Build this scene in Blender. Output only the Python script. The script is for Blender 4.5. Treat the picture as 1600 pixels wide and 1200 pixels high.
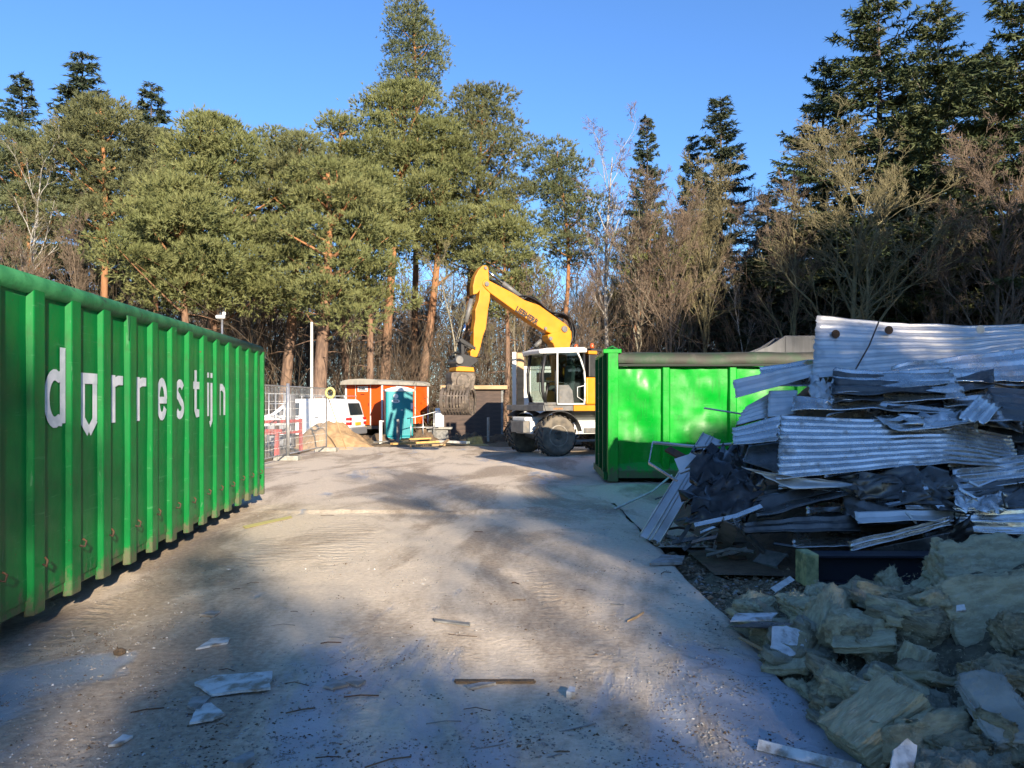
import bpy, math, random
import numpy as np
from mathutils import Matrix, Vector, Euler

for _o in list(bpy.data.objects):
    bpy.data.objects.remove(_o)
SC = bpy.context.scene
COL = SC.collection
PI = math.pi
# ------------------------------------------------------------------ camera, sky, sun, exposure
FPX, HCAM, UC, VH = 1202.0, 1.6, 800.0, 626.0       # focal length in photo pixels, eye height, centre column, horizon row
cam_d = bpy.data.cameras.new("camera")
cam_d.sensor_width = 36.0
cam_d.lens = 36.0 * FPX / 1600.0
cam_d.shift_y = 26.0 / 1600.0
cam_d.clip_start = 0.05
cam_d.clip_end = 2000.0
cam = bpy.data.objects.new("camera", cam_d)
COL.objects.link(cam)
cam.location = (0, 0, HCAM)
cam.rotation_euler = (PI / 2, 0, 0)
SC.camera = cam

SUN_EL = math.radians(19.0)
SUN_AZ = math.radians(22.0)          # to the right of straight behind the camera
sun_to = Vector((math.sin(SUN_AZ) * math.cos(SUN_EL), -math.cos(SUN_AZ) * math.cos(SUN_EL), math.sin(SUN_EL)))
world = bpy.data.worlds.new("World")
SC.world = world
world.use_nodes = True
wn = world.node_tree
wn.nodes.clear()
sky = wn.nodes.new("ShaderNodeTexSky")
sky.sky_type = 'NISHITA'
sky.sun_disc = False
sky.sun_elevation = SUN_EL
sky.sun_rotation = math.atan2(sun_to.x, sun_to.y)
sky.altitude = 50
sky.air_density = 1.25
sky.dust_density = 0.15
sky.ozone_density = 4.0
tint = wn.nodes.new("ShaderNodeMix"); tint.data_type = 'RGBA'; tint.blend_type = 'MULTIPLY'; tint.inputs[0].default_value = 1.0
tint.inputs[7].default_value = (.455, .61, .85, 1)      # the camera's deep, saturated rendering of a clear sky
bg = wn.nodes.new("ShaderNodeBackground")
bg.inputs[1].default_value = 0.125
wo = wn.nodes.new("ShaderNodeOutputWorld")
wn.links.new(sky.outputs[0], tint.inputs[6])
wn.links.new(tint.outputs[2], bg.inputs[0])
wn.links.new(bg.outputs[0], wo.inputs[0])

sun_d = bpy.data.lights.new("sun", 'SUN')
sun_d.energy = 5.0
sun_d.angle = math.radians(0.55)
sun_d.color = (1.0, 0.86, 0.68)
sun = bpy.data.objects.new("sun", sun_d)
COL.objects.link(sun)
sun.rotation_euler = (-sun_to).to_track_quat('-Z', 'Y').to_euler()
sun.location = (10, -20, 20)

SC.view_settings.view_transform = 'Standard'
SC.view_settings.look = 'None'
SC.view_settings.exposure = 1.2
SC.view_settings.gamma = 1.0
SC.view_settings.use_curve_mapping = False
SC.render.engine = 'CYCLES'
SC.cycles.max_bounces = 5
SC.cycles.diffuse_bounces = 2
SC.cycles.glossy_bounces = 2
SC.cycles.transmission_bounces = 4
SC.cycles.transparent_max_bounces = 5
SC.cycles.use_denoising = True
SC.cycles.use_adaptive_sampling = True
SC.cycles.adaptive_threshold = 0.02
SC.cycles.caustics_reflective = False
SC.cycles.caustics_refractive = False

# ------------------------------------------------------------------ helpers
def W(u, v, Y):
    """photo column and row at distance Y -> world point"""
    return Vector(((u - UC) / FPX * Y, Y, HCAM - (v - VH) / FPX * Y))

def G(u, v, z=0.0):
    Y = FPX * (HCAM - z) / (v - VH)
    return Vector(((u - UC) / FPX * Y, Y, z))

def _hash(ix, iy, iz, seed):
    h = (ix * 374761393 + iy * 668265263 + iz * 2147483647 + seed * 974634777) & 0xFFFFFFFF
    h = ((h ^ (h >> 13)) * 1274126177) & 0xFFFFFFFF
    h = (h ^ (h >> 16)) & 0xFFFFFFFF
    return h.astype(np.float64) / 0xFFFFFFFF * 2 - 1

def vnoise(P, seed=0):
    P = np.asarray(P, float)
    I = np.floor(P).astype(np.int64)
    F = P - I
    F = F * F * (3 - 2 * F)
    r = 0
    for dx in (0, 1):
        wx = F[:, 0] if dx else 1 - F[:, 0]
        for dy in (0, 1):
            wy = F[:, 1] if dy else 1 - F[:, 1]
            for dz in (0, 1):
                wz = F[:, 2] if dz else 1 - F[:, 2]
                r = r + wx * wy * wz * _hash(I[:, 0] + dx, I[:, 1] + dy, I[:, 2] + dz, seed)
    return r

def fbm(P, seed=0, oct=4, gain=.5):
    P = np.asarray(P, float)
    a, s, r = 1.0, 1.0, 0
    for k in range(oct):
        r = r + a * vnoise(P * s + 17.3 * k, seed + k)
        a *= gain; s *= 2.03
    return r

def link(o, parent=None):
    COL.objects.link(o)
    if parent is not None:
        o.parent = parent
    return o

def tag(o, label=None, cat=None, group=None, kind=None):
    if label: o["label"] = label
    if cat: o["category"] = cat
    if group: o["group"] = group
    if kind: o["kind"] = kind
    elif cat: o["kind"] = "thing"
    return o

def thing(name, label, cat, loc=(0, 0, 0), rotz=0.0, group=None):
    o = bpy.data.objects.new(name, None)
    o.empty_display_size = .2
    COL.objects.link(o)
    o.location = loc
    o.rotation_euler = (0, 0, rotz)
    return tag(o, label, cat, group)

def copy_tree(o, parent=None):
    c = o.copy(); COL.objects.link(c); c.parent = parent
    for ch in list(o.children):
        copy_tree(ch, c)
    return c

def np_mesh(name, V, F, mat=None, smooth=False):
    """V (n,3), F (m,k) with one k"""
    V = np.ascontiguousarray(V, dtype=np.float32); F = np.ascontiguousarray(F, dtype=np.int32)
    me = bpy.data.meshes.new(name)
    m, k = F.shape
    me.vertices.add(len(V)); me.vertices.foreach_set("co", V.ravel())
    me.loops.add(m * k); me.loops.foreach_set("vertex_index", F.ravel())
    me.polygons.add(m); me.polygons.foreach_set("loop_start", np.arange(0, m * k, k, dtype=np.int32))
    try: me.polygons.foreach_set("loop_total", np.full(m, k, dtype=np.int32))
    except Exception: pass
    if smooth: me.polygons.foreach_set("use_smooth", np.ones(m, dtype=bool))
    me.update(calc_edges=True); me.validate()
    if mat: me.materials.append(mat)
    return me

def np_obj(name, V, F, mat, parent=None, smooth=False, recentre=False):
    V = np.asarray(V, float)
    loc = None
    if recentre:
        lo, hi = V.min(0), V.max(0)
        loc = np.array([(lo[0] + hi[0]) / 2, (lo[1] + hi[1]) / 2, lo[2]])
        V = V - loc
    o = bpy.data.objects.new(name, np_mesh(name, V, F, mat, smooth))
    if loc is not None: o.location = loc
    return link(o, parent)

class MB:
    """collects shapes for ONE mesh object"""
    def __init__(s): s.v = []; s.f = []
    def add(s, vs, fs):
        n = len(s.v)
        s.v += [tuple(p) for p in vs]
        s.f += [tuple(i + n for i in f) for f in fs]
        return s
    def box(s, c, size, rot=None):
        x, y, z = (d / 2 for d in size)
        vs = [Vector((sx * x, sy * y, sz * z)) for sx in (-1, 1) for sy in (-1, 1) for sz in (-1, 1)]
        if rot is not None: vs = [rot @ p for p in vs]
        c = Vector(c)
        return s.add([p + c for p in vs], [(0, 1, 3, 2), (4, 6, 7, 5), (0, 4, 5, 1), (2, 3, 7, 6), (0, 2, 6, 4), (1, 5, 7, 3)])
    def bb(s, x0, x1, y0, y1, z0, z1):
        return s.box(((x0 + x1) / 2, (y0 + y1) / 2, (z0 + z1) / 2), (abs(x1 - x0), abs(y1 - y0), abs(z1 - z0)))
    def prism(s, poly, a0, a1, axis='y'):
        """polygon in the plane across axis, extruded a0..a1"""
        def P(p, a):
            return {'y': (p[0], a, p[1]), 'x': (a, p[0], p[1]), 'z': (p[0], p[1], a)}[axis]
        n = len(poly)
        vs = [P(p, a0) for p in poly] + [P(p, a1) for p in poly]
        fs = [tuple(range(n))[::-1], tuple(range(n, 2 * n))] + [(i, (i + 1) % n, n + (i + 1) % n, n + i) for i in range(n)]
        return s.add(vs, fs)
    def tube(s, path, r, n=8, cap=True):
        path = [Vector(p) for p in path]
        K = len(path)
        rr = r if isinstance(r, (list, tuple)) else [r] * K
        vs, fs = [], []
        ref = None
        for i, p in enumerate(path):
            d = (path[min(i + 1, K - 1)] - path[max(i - 1, 0)])
            d = d.normalized() if d.length > 1e-9 else Vector((0, 0, 1))
            if ref is None:
                ref = Vector((0, 0, 1)) if abs(d.z) < .9 else Vector((1, 0, 0))
            a = ref - d * ref.dot(d); a.normalize(); ref = a
            b = d.cross(a)
            for k in range(n):
                t = 2 * PI * k / n
                vs.append(p + (a * math.cos(t) + b * math.sin(t)) * rr[i])
        for i in range(K - 1):
            for k in range(n):
                fs.append((i * n + k, i * n + (k + 1) % n, (i + 1) * n + (k + 1) % n, (i + 1) * n + k))
        if cap:
            fs.append(tuple(range(n))[::-1]); fs.append(tuple((K - 1) * n + k for k in range(n)))
        return s.add(vs, fs)
    def lathe(s, prof, n=24, axis='z', c=(0, 0, 0)):
        vs, fs = [], []
        K = len(prof)
        for (r, h) in prof:
            for k in range(n):
                t = 2 * PI * k / n
                q = (r * math.cos(t), r * math.sin(t))
                p = {'z': (q[0], q[1], h), 'y': (q[0], h, q[1]), 'x': (h, q[0], q[1])}[axis]
                vs.append((p[0] + c[0], p[1] + c[1], p[2] + c[2]))
        for i in range(K - 1):
            for k in range(n):
                fs.append((i * n + k, i * n + (k + 1) % n, (i + 1) * n + (k + 1) % n, (i + 1) * n + k))
        fs.append(tuple(range(n))[::-1]); fs.append(tuple((K - 1) * n + k for k in range(n)))
        return s.add(vs, fs)
    def build(s, name, mat, parent=None, bevel=0, smooth=False, seg=2, recentre=False):
        vs = s.v; loc = None
        if recentre:
            xs, ys, zs = zip(*vs)
            loc = ((min(xs) + max(xs)) / 2, (min(ys) + max(ys)) / 2, min(zs))
            vs = [(p[0] - loc[0], p[1] - loc[1], p[2] - loc[2]) for p in vs]
        me = bpy.data.meshes.new(name)
        me.from_pydata(vs, [], s.f)
        me.update()
        if smooth: me.polygons.foreach_set("use_smooth", [True] * len(me.polygons))
        if mat: me.materials.append(mat)
        o = bpy.data.objects.new(name, me)
        if loc: o.location = loc
        link(o, parent)
        if bevel:
            b = o.modifiers.new("bevel", 'BEVEL'); b.width = bevel; b.segments = seg; b.limit_method = 'ANGLE'; b.angle_limit = .6
        return o

def text_mesh(name, txt, size, mat, parent, M4, offset=0.0, sx=1.0, thick=.002, align='LEFT'):
    cu = bpy.data.curves.new(name, 'FONT')
    cu.body = txt; cu.size = size; cu.offset = offset; cu.extrude = thick; cu.align_x = align
    cu.resolution_u = 4
    t = bpy.data.objects.new(name + "_tmp", cu)
    COL.objects.link(t)
    dg = bpy.context.evaluated_depsgraph_get(); dg.update()
    me = bpy.data.meshes.new_from_object(t.evaluated_get(dg))
    bpy.data.objects.remove(t); bpy.data.curves.remove(cu)
    me.transform(M4 @ Matrix.Diagonal((sx, 1, 1, 1)))
    me.materials.clear(); me.materials.append(mat)
    me.name = name
    return link(bpy.data.objects.new(name, me), parent)

def frame_matrix(origin, xdir, ydir):
    x = Vector(xdir).normalized(); y = Vector(ydir).normalized(); z = x.cross(y)
    m = Matrix((x, y, z)).transposed().to_4x4()
    m.translation = Vector(origin)
    return m

# ------------------------------------------------------------------ materials
def M(name, col, rough=.6, metal=0.0, col2=None, ns=4.0, lo=.4, hi=.62, bump=0.0, bs=40.0, dirt=None, dns=2.2, dlo=.52, dhi=.7,
      spec=.5, coat=0.0, det=6.0, stretch=(1, 1, 1), rvar=0.0, bdist=.01, trans=0.0):
    m = bpy.data.materials.new(name); m.use_nodes = True
    nt = m.node_tree; N = nt.nodes; L = nt.links
    p = N["Principled BSDF"]
    p.inputs["Roughness"].default_value = rough
    p.inputs["Metallic"].default_value = metal
    p.inputs["Specular IOR Level"].default_value = spec
    p.inputs["Coat Weight"].default_value = coat
    p.inputs["Base Color"].default_value = (*col, 1)
    tc = N.new("ShaderNodeTexCoord")
    mp = N.new("ShaderNodeMapping"); mp.inputs["Scale"].default_value = stretch
    L.new(tc.outputs["Object"], mp.inputs[0])
    vec = mp.outputs[0]
    def noise(sc, de=det, ro=.55):
        n = N.new("ShaderNodeTexNoise"); n.inputs["Scale"].default_value = sc; n.inputs["Detail"].default_value = de; n.inputs["Roughness"].default_value = ro
        L.new(vec, n.inputs["Vector"]); return n.outputs["Fac"]
    def ramp(f, a, b):
        r = N.new("ShaderNodeMapRange"); r.interpolation_type = 'SMOOTHSTEP'
        r.inputs["From Min"].default_value = a; r.inputs["From Max"].default_value = b
        L.new(f, r.inputs["Value"]); return r.outputs[0]
    def mix(f, a, b):
        x = N.new("ShaderNodeMix"); x.data_type = 'RGBA'
        L.new(f, x.inputs[0])
        for k, s in ((6, a), (7, b)):
            if isinstance(s, tuple): x.inputs[k].default_value = (*s, 1)
            else: L.new(s, x.inputs[k])
        return x.outputs[2]
    c = col
    if col2 is not None:
        c = mix(ramp(noise(ns), lo, hi), c, col2)
    if dirt is not None:
        dm = ramp(noise(dns, 9, .65), dlo, dhi)
        c = mix(dm, c, dirt)
        if metal:
            q = N.new("ShaderNodeMapRange"); q.inputs["To Min"].default_value = metal; q.inputs["To Max"].default_value = metal * .25
            L.new(dm, q.inputs[0]); L.new(q.outputs[0], p.inputs["Metallic"])
    if not isinstance(c, tuple): L.new(c, p.inputs["Base Color"])
    if rvar:
        q = N.new("ShaderNodeMapRange"); q.inputs["To Min"].default_value = max(.03, rough - rvar); q.inputs["To Max"].default_value = min(1, rough + rvar)
        q.inputs["From Min"].default_value = .3; q.inputs["From Max"].default_value = .7
        L.new(noise(ns * 2.3), q.inputs[0]); L.new(q.outputs[0], p.inputs["Roughness"])
    if bump:
        b = N.new("ShaderNodeBump"); b.inputs["Strength"].default_value = bump; b.inputs["Distance"].default_value = bdist
        L.new(noise(bs, 8, .6), b.inputs["Height"]); L.new(b.outputs[0], p.inputs["Normal"])
    if trans:
        t = N.new("ShaderNodeBsdfTranslucent")
        if isinstance(c, tuple): t.inputs[0].default_value = (*c, 1)
        else: L.new(c, t.inputs[0])
        ms = N.new("ShaderNodeMixShader"); ms.inputs[0].default_value = trans
        L.new(p.outputs[0], ms.inputs[1]); L.new(t.outputs[0], ms.inputs[2])
        L.new(ms.outputs[0], N["Material Output"].inputs[0])
    return m

def glass(name, col, rough=.02):
    m = bpy.data.materials.new(name); m.use_nodes = True
    nt = m.node_tree; N = nt.nodes; L = nt.links; N.clear()
    tr = N.new("ShaderNodeBsdfTransparent"); tr.inputs[0].default_value = (*col, 1)
    gl = N.new("ShaderNodeBsdfGlossy"); gl.inputs["Roughness"].default_value = rough
    fr = N.new("ShaderNodeFresnel"); fr.inputs[0].default_value = 1.5
    ad = N.new("ShaderNodeMath"); ad.operation = 'ADD'; ad.inputs[1].default_value = .04
    L.new(fr.outputs[0], ad.inputs[0])
    mx = N.new("ShaderNodeMixShader"); L.new(ad.outputs[0], mx.inputs[0]); L.new(tr.outputs[0], mx.inputs[1]); L.new(gl.outputs[0], mx.inputs[2])
    o = N.new("ShaderNodeOutputMaterial"); L.new(mx.outputs[0], o.inputs[0])
    return m

def worn_paint(name, col, col2, dirt, mud=(.12, .095, .065), rust=(.10, .045, .02), rough=.42, spec=.25, zmud=.55):
    """steel container paint: faded streaks, scratches, rust chips and splashed mud near the ground"""
    m = M(name, col, rough, col2=col2, ns=1.6, dirt=dirt, dns=3.5, dlo=.5, dhi=.8, bump=.2, bs=9, rvar=.12, spec=spec)
    nt = m.node_tree; N = nt.nodes; L = nt.links; p = N["Principled BSDF"]
    c = p.inputs["Base Color"].links[0].from_socket
    tc = N.new("ShaderNodeTexCoord"); oi = N.new("ShaderNodeObjectInfo")
    off = N.new("ShaderNodeVectorMath"); off.operation = 'ADD'
    L.new(tc.outputs["Object"], off.inputs[0]); L.new(oi.outputs["Location"], off.inputs[1])
    def nz(scale, stretch, det=6, ro=.6):
        mp = N.new("ShaderNodeMapping"); mp.inputs["Scale"].default_value = stretch; L.new(off.outputs[0], mp.inputs[0])
        n = N.new("ShaderNodeTexNoise"); n.inputs["Scale"].default_value = scale; n.inputs["Detail"].default_value = det; n.inputs["Roughness"].default_value = ro
        L.new(mp.outputs[0], n.inputs["Vector"]); return n.outputs["Fac"]
    def rg(f, a, b, lo=0.0, hi=1.0):
        r = N.new("ShaderNodeMapRange"); r.interpolation_type = 'SMOOTHSTEP'
        for k, x in (("From Min", a), ("From Max", b), ("To Min", lo), ("To Max", hi)): r.inputs[k].default_value = x
        L.new(f, r.inputs["Value"]); return r.outputs[0]
    def mx(f, a, b):
        x = N.new("ShaderNodeMix"); x.data_type = 'RGBA'; L.new(f, x.inputs[0]); L.new(a, x.inputs[6]); x.inputs[7].default_value = (*b, 1); return x.outputs[2]
    c = mx(rg(nz(6, (3, 3, .35)), .52, .72, 0, .5), c, tuple(.55 * v + .012 for v in col))          # rain streaks
    c = mx(rg(nz(7, (.35, 1, 5), 3), .655, .69, 0, .55), c, tuple(v * 1.25 + .05 for v in col))       # long scrapes
    c = mx(rg(nz(9, (4, 4, .6), 3), .67, .70, 0, .6), c, tuple(v * .9 + .07 for v in col))            # upright scratches
    c = mx(rg(nz(16, (1, 1, .8), 4), .70, .735), c, rust)
    sep = N.new("ShaderNodeSeparateXYZ"); L.new(tc.outputs["Object"], sep.inputs[0])
    low = rg(sep.outputs[2], .12, zmud, .38, 0.0)
    ad = N.new("ShaderNodeMath"); ad.operation = 'ADD'; L.new(low, ad.inputs[0]); L.new(nz(9, (1, 1, .7), 8, .7), ad.inputs[1])
    c = mx(rg(ad.outputs[0], .68, .9, 0, .8), c, mud)
    L.new(c, p.inputs["Base Color"])
    return m

MAT = dict(
    green=worn_paint("green_paint", (.001, .135, .028), (.002, .17, .033), (.025, .095, .028)),
    green_rail=M("worn_green_rail", (.012, .11, .035), .6, col2=(.03, .17, .06), ns=5, dirt=(.018, .03, .016), dns=9, dlo=.55, dhi=.72, bump=.5, bs=28),
    green2=worn_paint("bright_green_paint", (.001, .27, .018), (.002, .32, .022), (.01, .17, .02), rough=.38, spec=.3),
    darkgreen=M("dark_green_steel", (.003, .11, .02), .5, col2=(.006, .08, .02), ns=3, spec=.25),
    undersill=M("container_underside", (.02, .028, .02), .8),
    white_paint=M("white_lettering", (.66, .68, .72), .5, col2=(.52, .56, .6), ns=9),
    rust=M("rusty_steel", (.09, .045, .02), .8, col2=(.05, .03, .02), ns=14, bump=.4, bs=60),
    lidbrown=M("weathered_lid", (.032, .032, .022), .65, col2=(.02, .05, .02), ns=2.6, dirt=(.07, .064, .052), dns=5, dlo=.5, dhi=.8, bump=.4, bs=14),
    yellow=M("yellow_machine_paint", (.60, .225, .003), .45, col2=(.54, .195, .004), ns=2, dirt=(.30, .18, .05), dns=6, dlo=.6, dhi=.9, rvar=.08),
    mwhite=M("white_machine_paint", (.74, .74, .70), .4, col2=(.66, .66, .62), ns=3, dirt=(.38, .34, .27), dns=5, dlo=.58, dhi=.85),
    mgrey=M("grey_machine_paint", (.16, .155, .145), .5, col2=(.11, .11, .105), ns=4, dirt=(.25, .2, .14), dns=6, dlo=.5, dhi=.8),
    black=M("black_plastic", (.012, .012, .013), .5, col2=(.02, .02, .02), ns=6),
    rubber=M("tyre_rubber", (.045, .042, .038), .85, col2=(.11, .095, .075), ns=5, lo=.45, hi=.7, bump=.4, bs=30),
    tyredust=M("dusty_tyre_wall", (.16, .135, .10), .9, col2=(.09, .08, .065), ns=5, bump=.3, bs=30),
    rim=M("grey_wheel_rim", (.25, .23, .19), .6, col2=(.16, .14, .11), ns=7),
    chrome=M("bright_cylinder_rod", (.7, .7, .7), .15, 1.0),
    hose=M("hydraulic_hose", (.01, .01, .01), .45),
    seat=M("cab_seat_cloth", (.015, .016, .02), .9),
    tealglass=glass("tinted_cab_glass", (.50, .74, .66)),
    clearglass=glass("clear_cab_glass", (.62, .68, .66)),
    vanglass=M("dark_van_window", (.015, .02, .022), .08, spec=.7),
    grab=M("worn_grab_steel", (.15, .12, .095), .6, .25, col2=(.085, .07, .055), ns=7, dirt=(.3, .24, .17), dns=5, bump=.35, bs=25),
    beacon=M("orange_beacon", (.6, .1, .03), .3),
    orange=M("orange_panel", (.74, .095, .006), .5, col2=(.68, .085, .006), ns=1.2),
    greyroof=M("grey_trailer_roof", (.36, .34, .29), .7, col2=(.28, .27, .23), ns=3, dirt=(.3, .29, .25), dns=6),
    teal=M("teal_plastic", (.0, .24, .26), .45, col2=(.0, .21, .235), ns=2),
    plastwhite=M("white_plastic", (.72, .72, .70), .5),
    vanwhite=M("white_van_paint", (.78, .79, .80), .25, coat=.4, col2=(.73, .74, .75), ns=1),
    redlens=M("red_lamp_lens", (.5, .02, .02), .2),
    plate=M("yellow_number_plate", (.7, .45, .03), .5),
    bumper=M("grey_bumper", (.18, .18, .19), .6),
    galv=M("galvanised_tube", (.55, .55, .54), .42, .75, col2=(.42, .42, .42), ns=10),
    redpaint=M("red_paint", (.42, .055, .045), .55, col2=(.30, .06, .05), ns=6, dirt=(.22, .14, .11), dns=8),
    sand=M("ochre_sand", (.42, .275, .14), .95, col2=(.31, .20, .10), ns=5, bump=.8, bs=30, bdist=.03),
    soil=M("brown_soil", (.16, .105, .06), .95, col2=(.10, .068, .04), ns=6, bump=.9, bs=24, bdist=.03),
    rubble=M("sandy_rubble", (.32, .235, .145), .95, col2=(.2, .145, .09), ns=8, bump=.6, bs=40),
    woolbase=M("gap_shade_wool", (.15, .13, .085), 1.0, col2=(.085, .075, .05), ns=12, dirt=(.22, .195, .125), dns=26, bump=1.0, bs=50, bdist=.02, spec=.1),  # wool under the slabs, shade of the gaps put into its darker colour
    wood=M("pale_timber", (.46, .31, .165), .75, col2=(.36, .24, .12), ns=7, stretch=(.2, 1, 1), bump=.25, bs=40),
    woodgold=M("yellow_timber", (.58, .36, .12), .7, col2=(.48, .29, .10), ns=7),
    woodwhite=M("whitewashed_timber", (.66, .63, .56), .7, col2=(.5, .47, .41), ns=8),
    greywood=M("weathered_grey_timber", (.22, .215, .20), .8, col2=(.13, .13, .125), ns=9, bump=.3, bs=40),
    shedwood=M("dark_brown_cladding", (.085, .058, .045), .8, col2=(.06, .042, .034), ns=8, stretch=(.25, 1, 1), bump=.3, bs=40),
    bollard=M("concrete_post", (.34, .33, .29), .85, col2=(.26, .25, .21), ns=10),
    polepaint=M("cream_pole_paint", (.66, .65, .58), .5),
    steel=M("aluminium_sheet", (.76, .71, .64), .24, .82, col2=(.56, .52, .47), ns=3, dirt=(.15, .13, .105), dns=4.5, dlo=.5, dhi=.78, bump=.12, bs=14, rvar=.1),
    steeldark=M("dull_dark_sheet", (.14, .13, .115), .33, .6, col2=(.06, .056, .05), ns=3, dirt=(.13, .11, .09), dns=5, bump=.2, bs=14, rvar=.12),
    steelbright=M("pale_coated_sheet", (.68, .655, .61), .34, .5, col2=(.54, .52, .48), ns=3, dirt=(.26, .24, .21), dns=5, dlo=.58, dhi=.85, bump=.1, bs=12),
    foil=M("crumpled_black_film", (.03, .026, .022), .16, .2, col2=(.065, .058, .05), ns=4, bump=.35, bs=18, rvar=.12),
    beam=M("navy_beam_paint", (.008, .010, .020), .5, col2=(.012, .014, .022), ns=3, dirt=(.06, .045, .03), dns=7, dlo=.62, dhi=.8),
    beamend=M("flaking_yellow_green_paint", (.46, .45, .20), .75, col2=(.16, .19, .08), ns=8, dirt=(.45, .42, .3), dns=14, dlo=.6, dhi=.7, bump=.4, bs=30),
    wool=M("mineral_wool", (.46, .415, .26), 1.0, col2=(.33, .295, .185), ns=14, stretch=(.6, 1.5, 2.2), dirt=(.52, .48, .34), dns=24, dlo=.5, dhi=.75, bump=1.0, bs=60, bdist=.014, spec=.1),
    wooldark=M("old_mineral_wool", (.33, .285, .175), 1.0, col2=(.20, .17, .105), ns=14, stretch=(.6, 1.5, 2.2), dirt=(.33, .285, .185), dns=24, dlo=.52, dhi=.75, bump=1.0, bs=60, bdist=.014, spec=.1),
    woolgrey=M("grey_wool_fluff", (.41, .385, .28), 1.0, col2=(.30, .28, .2), ns=12, bump=1.0, bs=80, bdist=.03, spec=.1),
    felt=M("grey_felt_facing", (.33, .32, .265), .95, col2=(.25, .245, .2), ns=6, bump=.6, bs=60, bdist=.01),
    shard=M("white_board_shard", (.62, .62, .60), .7, col2=(.46, .46, .44), ns=12, dirt=(.24, .19, .135), dns=9, dlo=.46, dhi=.66, bump=.4, bs=40),
    shardgrey=M("grey_plaster_shard", (.33, .32, .30), .85, col2=(.22, .2, .17), ns=12, bump=.4, bs=40),
    hopper=M("grey_steel_hopper", (.075, .078, .085), .55, .2, col2=(.055, .058, .062), ns=2, stretch=(6, 6, .6)),
    cagegrey=M("grey_cage_panel", (.30, .31, .32), .6, .3, col2=(.2, .2, .21), ns=6),
    yellowtape=M("yellow_strap", (.5, .44, .16), .7),
    redprint=M("red_print", (.55, .05, .04), .6),
    blackprint=M("black_print", (.012, .012, .012), .5),
)
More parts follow.
